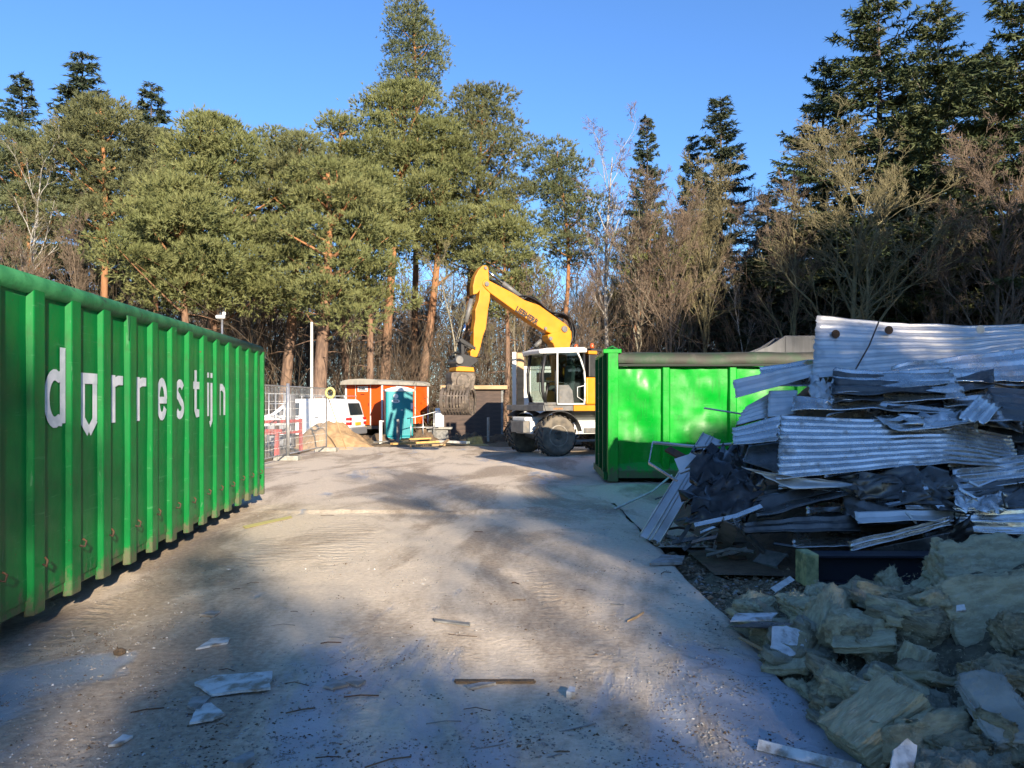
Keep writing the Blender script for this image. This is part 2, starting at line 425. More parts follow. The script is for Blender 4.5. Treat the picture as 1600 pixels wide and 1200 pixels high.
# ------------------------------------------------------------------ ground
def ground_material(name, slab):
    m = bpy.data.materials.new(name); m.use_nodes = True
    nt = m.node_tree; N = nt.nodes; L = nt.links
    p = N["Principled BSDF"]
    tc = N.new("ShaderNodeTexCoord")
    def mapped(scale, rot=0.0):
        mp = N.new("ShaderNodeMapping"); mp.inputs["Scale"].default_value = scale; mp.inputs["Rotation"].default_value = (0, 0, rot)
        L.new(tc.outputs["Object"], mp.inputs[0]); return mp.outputs[0]
    def noise(vec, sc, de=8, ro=.6, dis=0.0):
        n = N.new("ShaderNodeTexNoise"); n.inputs["Scale"].default_value = sc; n.inputs["Detail"].default_value = de
        n.inputs["Roughness"].default_value = ro; n.inputs["Distortion"].default_value = dis
        L.new(vec, n.inputs["Vector"]); return n.outputs["Fac"]
    def rng(f, a, b, c=0.0, d=1.0):
        r = N.new("ShaderNodeMapRange"); r.interpolation_type = 'SMOOTHSTEP'
        for k, x in (("From Min", a), ("From Max", b), ("To Min", c), ("To Max", d)): r.inputs[k].default_value = x
        L.new(f, r.inputs["Value"]); return r.outputs[0]
    def mix(f, a, b):
        x = N.new("ShaderNodeMix"); x.data_type = 'RGBA'; L.new(f, x.inputs[0])
        for k, s in ((6, a), (7, b)):
            if isinstance(s, tuple): x.inputs[k].default_value = (*s, 1)
            else: L.new(s, x.inputs[k])
        return x.outputs[2]
    def math_(op, a, b):
        x = N.new("ShaderNodeMath"); x.operation = op
        for k, s in enumerate((a, b)):
            if isinstance(s, (int, float)): x.inputs[k].default_value = s
            else: L.new(s, x.inputs[k])
        return x.outputs[0]
    v1 = mapped((1, 1, 1)); vs = mapped((1.0, .38, 1), .12)
    fine = noise(v1, 22, 9, .7)
    if slab:
        sep = N.new("ShaderNodeSeparateXYZ"); L.new(tc.outputs["Object"], sep.inputs[0])
        # the slab was swept clean by the camera, drive dust lies thicker further on
        nearclean = rng(sep.outputs[1], 3.0, 6.2, .10, -.06)
        big = noise(vs, .9, 9, .62, .6)
        dustf = math_('SUBTRACT', big, nearclean)
        dust = rng(dustf, .37, .47)
        brown = rng(noise(vs, .62, 9, .66, .5), .44, .58)
        c_clean = mix(rng(noise(v1, 3.0, 9, .65), .3, .7), (.30, .31, .33), (.42, .43, .45))
        c_dust = mix(rng(fine, .3, .7), (.55, .445, .32), (.68, .57, .43))
        c_brown = mix(rng(fine, .3, .7), (.25, .19, .13), (.44, .35, .25))
        c = mix(brown, c_dust, c_brown)
        c = mix(dust, c_clean, c)
        specks = rng(noise(v1, 75, 3, .5), .665, .70)
        c = mix(math_('MULTIPLY', specks, .55), c, (.55, .5, .42))
        dspk = rng(noise(v1, 48, 3, .5), .67, .72)
        c = mix(math_('MULTIPLY', dspk, .6), c, (.07, .055, .04))
        crack = N.new("ShaderNodeTexVoronoi"); crack.feature = 'DISTANCE_TO_EDGE'; crack.inputs["Scale"].default_value = .55
        wv = N.new("ShaderNodeVectorMath"); wv.operation = 'ADD'
        cn = N.new("ShaderNodeTexNoise"); cn.inputs["Scale"].default_value = 2.0; cn.inputs["Detail"].default_value = 6
        L.new(v1, cn.inputs["Vector"]); L.new(v1, wv.inputs[0]); L.new(cn.outputs["Color"], wv.inputs[1]); L.new(wv.outputs[0], crack.inputs["Vector"])
        ck = rng(crack.outputs["Distance"], .004, .012, 1, 0)
        c = mix(math_('MULTIPLY', ck, math_('MULTIPLY', math_('SUBTRACT', 1.0, dust), .35)), c, (.06, .055, .05))
        rough = rng(dust, 0, 1, .40, .93)
        L.new(rough, p.inputs["Roughness"])
        # tread prints pressed in the dust
        wave = N.new("ShaderNodeTexWave"); wave.wave_type = 'BANDS'; wave.bands_direction = 'Y'
        wave.inputs["Scale"].default_value = 2.1; wave.inputs["Distortion"].default_value = 9.0; wave.inputs["Detail"].default_value = 4; wave.inputs["Detail Scale"].default_value = 1.6; wave.inputs["Detail Roughness"].default_value = .65
        L.new(v1, wave.inputs["Vector"])
        tr = math_('MULTIPLY', wave.outputs["Fac"], rng(noise(mapped((1, .2, 1), .1), 1.1, 4), .52, .62))
        tr = math_('MULTIPLY', tr, dust)
        h = math_('ADD', math_('MULTIPLY', dust, .5), math_('ADD', math_('MULTIPLY', fine, .55), math_('MULTIPLY', tr, .34)))
        bd = .03
    else:
        c = mix(rng(noise(v1, .5, 8), .42, .6), (.20, .15, .095), (.12, .10, .055))
        c = mix(rng(fine, .35, .7), c, (.30, .23, .15))
        c = mix(rng(noise(v1, 9, 6), .58, .7), c, (.07, .055, .035))
        p.inputs["Roughness"].default_value = .95
        h = math_('ADD', fine, noise(v1, 6, 8)); bd = .05
    L.new(c, p.inputs["Base Color"])
    p.inputs["Specular IOR Level"].default_value = .5 if slab else .15
    b = N.new("ShaderNodeBump"); b.inputs["Strength"].default_value = .75; b.inputs["Distance"].default_value = bd
    L.new(h, b.inputs["Height"]); L.new(b.outputs[0], p.inputs["Normal"])
    return m

MSLAB = ground_material("dusty_concrete", True)
MEARTH = ground_material("forest_earth", False)

def sm(x, a, b):
    t = np.clip((x - a) / (b - a), 0, 1); return t * t * (3 - 2 * t)

def grid(xs, ys, hf):
    X, Y = np.meshgrid(xs, ys)
    P = np.stack([X.ravel(), Y.ravel(), np.zeros(X.size)], 1)
    P[:, 2] = hf(P)
    nx = len(xs); ny = len(ys)
    i = (np.arange(ny - 1)[:, None] * nx + np.arange(nx - 1)[None]).ravel()
    return P, np.stack([i, i + 1, i + nx + 1, i + nx], 1)

def earth_h(P):
    x, y = P[:, 0], P[:, 1]
    h = -.10 + .03 * vnoise(P * [1.3, 1.3, 1], 3)
    far = sm(y, 27.5, 34) + sm(-x, 6.3, 9) * sm(y, 12, 20)
    h = h + np.clip(far, 0, 1) * (.16 + .14 * fbm(P * [.35, .35, 1], 8, 3))
    h = h + sm(y, 40, 110) * 1.2
    return h
ax = np.concatenate([-np.geomspace(600, 31, 16), np.arange(-30, 30.1, .6), np.geomspace(31, 600, 16)])
ay = np.concatenate([-np.geomspace(400, 11, 14), np.arange(-10, 62, .6), np.geomspace(63, 900, 18)])
P, F = grid(ax, ay, earth_h)
g = np_obj("ground", P, F, MEARTH, smooth=True); tag(g, kind="structure")

def slab_h(P):
    x, y = P[:, 0], P[:, 1]
    h = .007 * fbm(P * [.8, .8, 1], 21, 3) + .004 * fbm(P * [4, 4, 1], 25, 3)
    ridge_y = 11.05 + .10 * np.sin(x * 1.3) + .06 * np.sin(x * 3.1 + 1)
    h = h + .04 * np.exp(-((y - ridge_y) / .11) ** 2) * sm(x, -4.2, -2.5) * (1 + .5 * vnoise(P * [7, 7, 1], 5))
    h = h + .05 * np.exp(-((y - 14.2 - .1 * x) / .3) ** 2) * np.exp(-((x + .2) / 1.1) ** 2) * (.2 + .3 * vnoise(P * [5, 5, 1], 6))
    return h
def slab_piece(x0, x1, y0, y1, s):
    xs = np.linspace(x0, x1, int((x1 - x0) / s) + 1); ys = np.linspace(y0, y1, int((y1 - y0) / s) + 1)
    return grid(xs, ys, slab_h)
A, FA = slab_piece(-8, 1.6, -6, 12.0, .06)
edge = (A[:, 0] > 1.59)
A[edge, 0] += .045 * fbm(A[edge] * [1, 2.2, 1], 31, 3) + .02 * (A[edge, 1] < 5) * vnoise(A[edge] * [1, 9, 1], 4)
A[edge, 2] -= .012
lower = A[edge].copy(); lower[:, 2] = -.2; lower[:, 0] -= .01
ie = np.nonzero(edge)[0]; il = len(A) + np.arange(len(ie))
FS = np.stack([ie[:-1], il[:-1], il[1:], ie[1:]], 1)
A = np.vstack([A, lower]); FA = np.vstack([FA, FS])
B, FB = slab_piece(1.6, 13, 8.4, 12.0, .15)
C_, FC = slab_piece(-6.4, 13, 12.0, 26.6, .15)
bk = C_[:, 1] > 26.5
C_[bk, 1] += .5 * vnoise(C_[bk] * [.7, 1, 1], 9)
V = np.vstack([A, B, C_]); F = np.vstack([FA, FB + len(A), FC + len(A) + len(B)])
s_ = np_obj("concrete_yard", V, F, MSLAB, smooth=True); tag(s_, kind="structure")

# ------------------------------------------------------------------ vegetation
def M_foliage(name, a, b, c, trans=.22, ns=.55):
    return M(name, a, .65, col2=b, ns=ns, lo=.35, hi=.65, dirt=c, dns=1.7, dlo=.5, dhi=.72, trans=trans, spec=.25, det=3)
F_PINE = M_foliage("pine_needles", (.18, .20, .075), (.235, .243, .096), (.12, .147, .06))
F_PINEB = M_foliage("bluish_pine_needles", (.14, .165, .078), (.185, .2, .095), (.10, .125, .065))
F_PINE2 = M_foliage("greyer_pine_needles", (.145, .155, .07), (.185, .19, .085), (.095, .115, .055))
F_FIR = M_foliage("fir_needles", (.062, .086, .036), (.105, .118, .045), (.036, .056, .028), trans=.15)
F_SPRUCE = M_foliage("spruce_needles", (.045, .066, .036), (.07, .085, .045), (.028, .042, .026), trans=.15)

def bark(name, lo_c, lo_c2, hi_c, z0, z1):
    m = M(name, lo_c, .9, col2=lo_c2, ns=5, stretch=(2.2, 2.2, .5), bump=.9, bs=9, bdist=.04, spec=.15)
    nt = m.node_tree; N = nt.nodes; L = nt.links; p = N["Principled BSDF"]
    src = p.inputs["Base Color"].links[0].from_socket
    tc = N.new("ShaderNodeTexCoord"); sep = N.new("ShaderNodeSeparateXYZ"); L.new(tc.outputs["Object"], sep.inputs[0])
    r = N.new("ShaderNodeMapRange"); r.inputs["From Min"].default_value = z0; r.inputs["From Max"].default_value = z1
    L.new(sep.outputs[2], r.inputs[0])
    x = N.new("ShaderNodeMix"); x.data_type = 'RGBA'; L.new(r.outputs[0], x.inputs[0]); L.new(src, x.inputs[6]); x.inputs[7].default_value = (*hi_c, 1)
    L.new(x.outputs[2], p.inputs["Base Color"])
    return m
B_PINE = bark("pine_bark", (.22, .145, .10), (.12, .08, .06), (.36, .17, .075), 4.0, 9.0)
B_DARK = M("dark_conifer_bark", (.11, .085, .065), .9, col2=(.06, .048, .04), ns=6, stretch=(2, 2, .4), bump=.8, bs=10, bdist=.03)
B_PALE = M("pale_lichen_bark", (.30, .27, .20), .9, col2=(.2, .18, .13), ns=5, stretch=(1, 1, .4), bump=.5, bs=12)
B_BARE = M("grey_brown_bark", (.17, .125, .085), .9, col2=(.11, .085, .06), ns=6, bump=.6, bs=12)
B_OLIVE = M("olive_bark", (.20, .17, .085), .9, col2=(.14, .125, .065), ns=6)
B_RED = M("reddish_twigs", (.19, .135, .09), .9, col2=(.14, .1, .07), ns=6)
B_BIRCH = M("white_birch_bark", (.40, .38, .34), .8, col2=(.27, .25, .22), ns=4, dirt=(.06, .05, .05), dns=5, dlo=.6, dhi=.68, stretch=(1, 1, 2.5))
B_PURPLE = M("purple_brown_birch_twigs", (.17, .115, .115), .9, col2=(.22, .16, .15), ns=3)
B_BROWNLEAF = M("brown_thicket", (.125, .09, .058), .95, col2=(.085, .062, .042), ns=2)

def tubes(P, R, S):
    P = np.asarray(P, float); R = np.asarray(R, float)
    N, K, _ = P.shape
    D = np.gradient(P, axis=1) if K > 1 else None
    D /= np.linalg.norm(D, axis=2, keepdims=True) + 1e-9
    ref = np.where(np.abs(D[..., 2:3]) < .9, np.array([0, 0, 1.]), np.array([1., 0, 0]))
    ref = np.broadcast_to(ref[:, :1], P.shape)
    Aa = np.cross(D, ref); Aa /= np.linalg.norm(Aa, axis=2, keepdims=True) + 1e-9
    Bb = np.cross(D, Aa)
    t = np.arange(S) * 2 * PI / S
    V = P[:, :, None] + R[:, :, None, None] * (Aa[:, :, None] * np.cos(t)[None, None, :, None] + Bb[:, :, None] * np.sin(t)[None, None, :, None])
    idx = (np.arange(N)[:, None, None] * K + np.arange(K - 1)[None, :, None]) * S + np.arange(S)[None, None]
    nx = (np.arange(N)[:, None, None] * K + np.arange(K - 1)[None, :, None]) * S + (np.arange(S)[None, None] + 1) % S
    F = np.stack([idx, nx, nx + S, idx + S], -1).reshape(-1, 4)
    return V.reshape(-1, 3), F

def cat(parts):
    Vs, Fs, n = [], [], 0
    for V, F in parts:
        Vs.append(V); Fs.append(F + n); n += len(V)
    return np.vstack(Vs), np.vstack(Fs)

def unit(a): return a / (np.linalg.norm(a, axis=-1, keepdims=True) + 1e-9)

def blades(P, D, Ln, Wd, rng):
    """thin needle-spray triangles rooted at P along D"""
    n = len(P)
    side = unit(np.cross(D, unit(rng.normal(size=(n, 3)))))
    a = P - side * Wd[:, None] / 2; b = P + side * Wd[:, None] / 2; c = P + D * Ln[:, None]
    V = np.stack([a, b, c], 1).reshape(-1, 3)
    return V, np.arange(3 * n).reshape(-1, 3)

def trunk_path(H, lean, sway, rng, K=11):
    t = np.linspace(0, 1, K)
    ph = rng.uniform(0, 6.28, 2)
    x = lean[0] * t + sway * np.sin(t * 4.5 + ph[0]) * t
    y = lean[1] * t + sway * np.sin(t * 3.7 + ph[1]) * t
    return np.stack([x, y, t * H - .3 * (t == 0)], 1)

def make_pine(seed, H, r0, zlo, R, n=70, lean=(0, 0), offs=(0, 0), csize=.85, dens=1.0, top=.55, sway=.25):
    """returns trunk V,F (quads) and crown V,F (tris); crown spans zlo..H with radius R"""
    rng = np.random.default_rng(seed)
    tp = trunk_path(H * .97, lean, sway, rng)
    rad = r0 * (1 - .78 * np.linspace(0, 1, 11) ** .9); rad[0] *= 1.25
    tr = [tubes(tp[None], rad[None], 10)]
    def at(z): return np.array([np.interp(z, tp[:, 2], tp[:, k]) for k in (0, 1)])
    cl = []
    n = int(n * .58)
    for i in range(n):
        f = (i + .5) / n
        T = max(3, int((H - zlo) / 1.15)); ff = f ** .85
        z = zlo + (H - zlo) * (.5 * round(ff * T) / T + .5 * ff) + rng.uniform(-.2, .2)
        q = (z - zlo) / (H - zlo)
        env = (min(1, .62 + q * 1.6) if q < .35 else 1.0 - ((q - .35) / .65) ** 2.2 * (1 - .25)) * R
        a = i * 2.39996 + rng.uniform(-.5, .5)
        rr = env * math.sqrt(rng.uniform(.04, 1.0)) * rng.uniform(.72, 1.22) * (1 + .22 * math.sin(3 * a + seed + 2.2 * z))
        c = at(z) + np.array(offs) * (1 - abs(q - .5)) + rr * np.array([math.cos(a), math.sin(a)])
        s = csize * 1.32 * rng.uniform(.6, 1.25) * (1 - .25 * q)
        cl.append((c[0], c[1], z - s * .4, s))
    cl = np.array(cl)
    # limbs
    K = 5; t = np.linspace(0, 1, K)
    sel = cl[rng.random(len(cl)) < .7]
    L = []
    for cx, cy, cz, s in sel:
        z0 = max(zlo * .75, cz - rng.uniform(.1, .5) * (abs(cx) + abs(cy)) - .3)
        p0 = np.array([*at(z0), z0]); p1 = np.array([cx, cy, cz])
        mid = (p0 + p1) / 2 + rng.normal(size=3) * .18 - [0, 0, .15]
        L.append((1 - t)[:, None] ** 2 * p0 + 2 * ((1 - t) * t)[:, None] * mid + (t ** 2)[:, None] * p1)
    L = np.array(L)
    lr = np.linspace(.075, .015, K)[None] * (r0 / .3) * rng.uniform(.6, 1.3, len(L))[:, None]
    tr.append(tubes(L, lr, 5))
    # dead stubs on the clean bole
    ns = 10
    st = []
    for k in range(ns):
        z0 = rng.uniform(zlo * .45, zlo); a = rng.uniform(0, 6.28); l = rng.uniform(.4, 1.5)
        p0 = np.array([*at(z0), z0]); p1 = p0 + l * np.array([math.cos(a), math.sin(a), rng.uniform(-.35, .2)])
        st.append([p0, (p0 + p1) / 2 + [0, 0, .06], p1])
    tr.append(tubes(np.array(st), np.tile([.03, .02, .006], (ns, 1)), 4))
    # sprays of needles over each clump
    parts = []
    for cx, cy, cz, s in cl:
        m = int(225 * dens * s ** 1.75)
        d = unit(rng.normal(size=(m, 3)) + [0, 0, .35])
        lump = 1 + .42 * vnoise(d * 2.6 + [cx, cy, cz], seed)
        sh = rng.uniform(.5, 1.05, m) ** .45 * np.where(rng.random(m) < .16, rng.uniform(1.0, 1.4, m), 1.0)
        p = np.array([cx, cy, cz]) + d * np.array([s * 1.14, s * 1.14, s * .50]) * (lump * sh)[:, None]
        nb = 8
        pp = np.repeat(p, nb, 0); dd = unit(np.repeat(d, nb, 0) * .8 + [0, 0, .45] + rng.normal(size=(m * nb, 3)) * .42)
        parts.append(blades(pp, dd, rng.uniform(.13, .29, m * nb), rng.uniform(.028, .05, m * nb), rng))
    return cat(tr), cat(parts)

def make_conifer(seed, H, r0, R, zlo, droop=.35, gap=.45, nb=6, irregular=.25, upturn=.3, fine=1.0):
    rng = np.random.default_rng(seed)
    tp = trunk_path(H, (0, 0), .08, rng)
    tr = [tubes(tp[None], (r0 * (1 - .96 * np.linspace(0, 1, 11)))[None], 8)]
    zs = []
    z = zlo
    while z < H - .3:
        zs.append(z); z += gap * rng.uniform(.7, 1.3) * (1.15 - .55 * (z / H))
    K = 6; t = np.linspace(0, 1, K)
    bough, blen = [], []
    for z in zs:
        q = (z - zlo) / (H - zlo)
        for k in range(nb):
            l = R * (1 - q) ** .82 * rng.uniform(1 - irregular * 1.6, 1 + irregular) + .25
            if q < .12: l *= .6 + 3 * q
            a = rng.uniform(0, 6.28)
            dr = droop * (1 - q * .9)
            h = -dr * l * t ** 1.4 + upturn * l * .5 * t ** 3 + .25 * q * l * t
            x = l * t * math.cos(a); y = l * t * math.sin(a)
            bough.append(np.stack([x, y, z + rng.uniform(-.15, .15) + h], 1)); blen.append(l)
    Bq = np.array(bough); bl = np.array(blen)
    tr.append(tubes(Bq, (np.linspace(.03, .006, K)[None] * (bl[:, None] * .35 + .4)), 4))
    parts = []
    for b, l in zip(bough, blen):
        m = max(5, int(l * 15 * fine))
        s = rng.uniform(.12, 1, m) ** .8
        p = np.stack([np.interp(s, t, b[:, k]) for k in range(3)], 1)
        ax_ = unit(b[-1] - b[0]); side = unit(np.cross(ax_, [0, 0, 1.]))
        sg = rng.choice([-1, 1], m)
        tl = (.22 + .28 * l * (1 - s * .75)) * rng.uniform(.5, 1.1, m)
        td = unit(ax_ * .75 + side * sg[:, None] * .8 + rng.normal(size=(m, 3)) * .15 + [0, 0, -.12])
        # each side twig carries short drooping sprays
        q = 6
        f = np.tile(np.linspace(.1, 1, q), m)
        pp = np.repeat(p, q, 0) + np.repeat(td * tl[:, None], q, 0) * f[:, None]
        dd = unit(np.repeat(td, q, 0) * .8 + rng.normal(size=(m * q, 3)) * .5 + [0, 0, -.25])
        parts.append(blades(pp, dd, rng.uniform(.14, .32, m * q), rng.uniform(.05, .095, m * q), rng))
        parts.append(blades(p, td, tl, np.full(m, .06), rng))
    lead = np.tile([[tp[-1, 0], tp[-1, 1], H - .5]], (30, 1)) + np.stack([np.zeros(30), np.zeros(30), rng.uniform(-.3, .5, 30)], 1)
    parts.append(blades(lead, unit(rng.normal(size=(30, 3)) * .6 + [0, 0, .8]), rng.uniform(.15, .35, 30), np.full(30, .05), rng))
    return cat(tr), cat(parts)

def grow(parent_P, parent_r, nper, lmul, rng, spread, up, K, plen, s0=.25, curl=.15):
    """children polylines for every parent polyline"""
    Np = len(parent_P); Kp = parent_P.shape[1]
    idx = np.repeat(np.arange(Np), nper); n = len(idx)
    s = rng.uniform(s0, 1, n) ** .9
    f = s * (Kp - 1); i0 = np.minimum(f.astype(int), Kp - 2); w = (f - i0)[:, None]
    p0 = parent_P[idx, i0] * (1 - w) + parent_P[idx, i0 + 1] * w
    pd = unit(parent_P[idx, i0 + 1] - parent_P[idx, i0])
    rd = unit(np.cross(pd, rng.normal(size=(n, 3))))
    d = unit(pd + rd * spread * rng.uniform(.6, 1.3, n)[:, None] + [0, 0, up])
    l = plen[idx] * lmul * rng.uniform(.55, 1.2, n) * (1.15 - .55 * s)
    pts = [p0]
    for k in range(K - 1):
        d = unit(d + rng.normal(size=(n, 3)) * curl + [0, 0, up * .12])
        pts.append(pts[-1] + d * (l / (K - 1))[:, None])
    P_ = np.stack(pts, 1)
    r = (parent_r[idx, i0] * (1 - w[:, 0]) + parent_r[idx, i0 + 1] * w[:, 0])
    return P_, r, l

def make_bare(seed, H, r0, n=(14, 7, 7, 6), spread=(.8, .8, .8, .8), up=.25, lm=(.45, .5, .5, .5), zlo=.25, twig=.011, lean=(0, 0), sway=.3, weep=0.0, curl=.16):
    """twiggy leafless tree: trunk and limbs as one mesh, fine twigs as the other"""
    rng = np.random.default_rng(seed)
    tp = trunk_path(H * .93, lean, sway, rng)
    tr_r = r0 * (1 - .9 * np.linspace(0, 1, 11)) + .012
    P0 = tp[None]; R0 = tr_r[None]
    out = [tubes(P0, R0, 8)]; fine = []
    Pp, Rp, lp = P0, R0, np.array([H])
    for lev, (k, sp, m) in enumerate(zip(n, spread, lm)):
        K = (6, 5, 4, 3)[lev]
        uu = up if lev < 2 else up * .5 - weep
        Pn, r, l = grow(Pp, Rp, k, m, rng, sp, uu, K, lp, s0=zlo if lev == 0 else .2, curl=curl)
        r = np.minimum(r * .55, .026 * l + .004) if lev < 2 else np.maximum(np.minimum(r * .6, .02), twig * (1.0 if lev == 3 else 1.25))
        Rn = r[:, None] * np.linspace(1, .35, K)[None]
        (out if lev < 2 else fine).append(tubes(Pn, Rn, (6, 5, 3, 3)[lev]))
        Pp, Rp, lp = Pn, Rn, l
    return cat(out), cat(fine)

def tree_obj(name, label, group, data, bm, fm, loc, rotz=0.0, scale=1.0, category="tree"):
    t = thing(name, label, category, loc, rotz, group)
    (tv, tf), (cv, cf) = data
    np_obj("trunk", tv, tf, bm, t, smooth=True)
    np_obj("crown", cv, cf, fm, t)
    t.scale = (scale, scale, scale) if not isinstance(scale, tuple) else scale
    return t

def put_copy(src, label, group, loc, rotz, scale, bm=None, fm=None, name=None):
    c = copy_tree(src)
    if name: c.name = name
    c.location = loc; c.rotation_euler = (0, 0, rotz)
    c.scale = scale if isinstance(scale, tuple) else (scale,) * 3
    c["label"] = label; c["group"] = group
    for ch in c.children:
        m = bm if ch.name.startswith("trunk") else fm
        if m is not None:
            ch.material_slots[0].link = 'OBJECT'; ch.material_slots[0].material = m
    return c

def zt(v, Y): return HCAM - (v - VH) / FPX * Y
def xu(u, Y): return (u - UC) / FPX * Y

# pines: base column, distance, crown top row, crown foot row, crown half width px, bole radius, lean in px, label
PG = "scots pines along the edge of the wood"
PINES = [
    (497, 33, 255, 485, 92, .37, 16, 60, "thick straight pine trunk right behind the cream pole, low bushy crown", dict(csize=.8)),
    (440, 35.5, 215, 440, 78, .31, 34, 60, "dark leaning pine trunk just past the far end of the long green container", dict()),
    (330, 34, 182, 455, 112, .27, 6, 95, "broad round-topped pine rising above the middle of the long green container", dict(csize=.95)),
    (297, 31, 285, 450, 96, .22, -8, 70, "short bushy pine with low crown above the lettered container", dict(csize=.85)),
    (165, 37, 150, 330, 86, .26, -10, 60, "pine with a forked orange limb above the near end of the container", dict()),
    (598, 42, 132, 345, 95, .34, 30, 85, "tall pine with reddish bole rising behind the orange trailer's door", dict(csize=1.0)),
    (652, 42, 195, 400, 75, .31, 50, 60, "slanting pine bole rising behind the right half of the orange trailer", dict(csize=.9)),
    (725, 44, 138, 405, 92, .28, 24, 85, "tall wide-crowned pine standing behind the excavator stick", dict(csize=1.0)),
    (648, 50, 2, 140, 46, .27, 0, 46, "tallest pine of all, sparse bluish crown standing alone against the sky", dict(csize=.85, dens=.85)),
    (548, 40, 182, 315, 70, .26, -25, 45, "pine with flat spreading crown left of the tallest pine", dict()),
    (868, 43, 225, 405, 50, .20, 18, 42, "crooked dark pine just right of the excavator boom", dict(sway=.7)),
    (575, 36, 265, 455, 72, .22, 5, 55, "dense low pine crown hanging over the orange trailer", dict(csize=.8)),
    (790, 38, 318, 470, 58, .17, 4, 40, "small pine crown directly behind the excavator boom", dict(csize=.7)),
    (50, 37, 205, 385, 75, .20, -5, 46, "pine at the left picture edge behind the pale birch", dict()),
    (405, 46, 205, 385, 75, .2, 15, 50, "background pine filling the dip between the two crown masses", dict()),
    (972, 40, 330, 440, 55, .24, 38, 26, "leaning bare-boled pine with thin brownish crown right of the excavator", dict(dens=.5, sway=.5)),
    (240, 42, 200, 380, 80, .2, 5, 55, "pine with rounded crown in front of the small spruce tip", dict()),
]
PINE_OBJ = []
for i, (u, Y, vt, vb, hw, r0, lean, n, lab, kw) in enumerate(PINES):
    x = xu(u, Y); z0 = float(earth_h(np.array([[x, Y, 0.]]))[0])
    H = zt(vt, Y) - z0
    d = make_pine(100 + i, H, r0, zt(vb, Y) - z0, hw / FPX * Y, n=n, lean=(lean / FPX * Y, 0), **kw)
    PINE_OBJ.append(tree_obj("pine_tree", lab, PG, d, B_PINE, F_PINEB if i in (8, 13, 10) else (F_PINE2 if i % 3 == 1 else F_PINE), (x, Y, z0)))

# firs and spruces
SPR = [make_conifer(5, 20, .28, 3.0, 2.0, fine=.9), make_conifer(6, 20, .3, 4.3, 3.0, droop=.22, gap=.55, irregular=.45, upturn=.35, nb=6, fine=1.0), make_conifer(7, 20, .26, 4.9, 5.0, droop=.18, gap=.58, nb=6, irregular=.55, upturn=.4, fine=1.0)]
FIRS = [  # column, distance, top row, prototype, width factor, label
    (33, 48, 116, 0, 1.0, "slim dark spruce tip at the far left above the pines"),
    (130, 50, 84, 0, 1.25, "tallest of the three spruce tips on the left"),
    (238, 52, 132, 0, 1.1, "short ragged spruce tip right of the tall left spruce"),
    (1125, 52, 152, 0, 1.15, "narrow dark spruce standing alone right of the birch"),
    (1010, 50, 182, 0, .8, "thin spruce tip just right of the birch crown"),
    (1082, 54, 212, 0, .8, "small spruce tucked against the narrow dark spruce"),
    (1372, 43, -22, 1, 1.25, "largest fir on the right, its tip cut by the picture top"),
    (1468, 41, 6, 2, 1.0, "tall fir with long pale bare bole on the right"),
    (1288, 46, 88, 1, .95, "smaller fir at the left flank of the large firs"),
    (1606, 37, -60, 1, 1.2, "big dark fir at the right picture edge"),
    (1548, 47, 95, 1, 1.2, "fir filling the gap between the tall firs on the right"),
    (1420, 52, 150, 0, 1.4, "dark spruce half hidden behind the two tall firs"),
    (1200, 56, 300, 0, 1.5, "low dark spruce left of the bare oak on the right"),
]
SP_OBJ = [None] * 3
FG = "spruces and firs in the wood"
for i, (u, Y, vt, k, wf, lab) in enumerate(FIRS):
    x = xu(u, Y); z0 = float(earth_h(np.array([[x, Y, 0.]]))[0])
    s = (zt(vt, Y) - z0) / 20.0
    sc = (s * wf, s * wf, s)
    if SP_OBJ[k] is None:
        SP_OBJ[k] = tree_obj("fir_tree" if k else "spruce_tree", lab, FG, SPR[k], B_PALE if k == 2 else B_DARK, F_FIR if k else F_SPRUCE, (x, Y, z0), i * 1.3, sc)
    else:
        put_copy(SP_OBJ[k], lab, FG, (x, Y, z0), i * 1.3, sc)

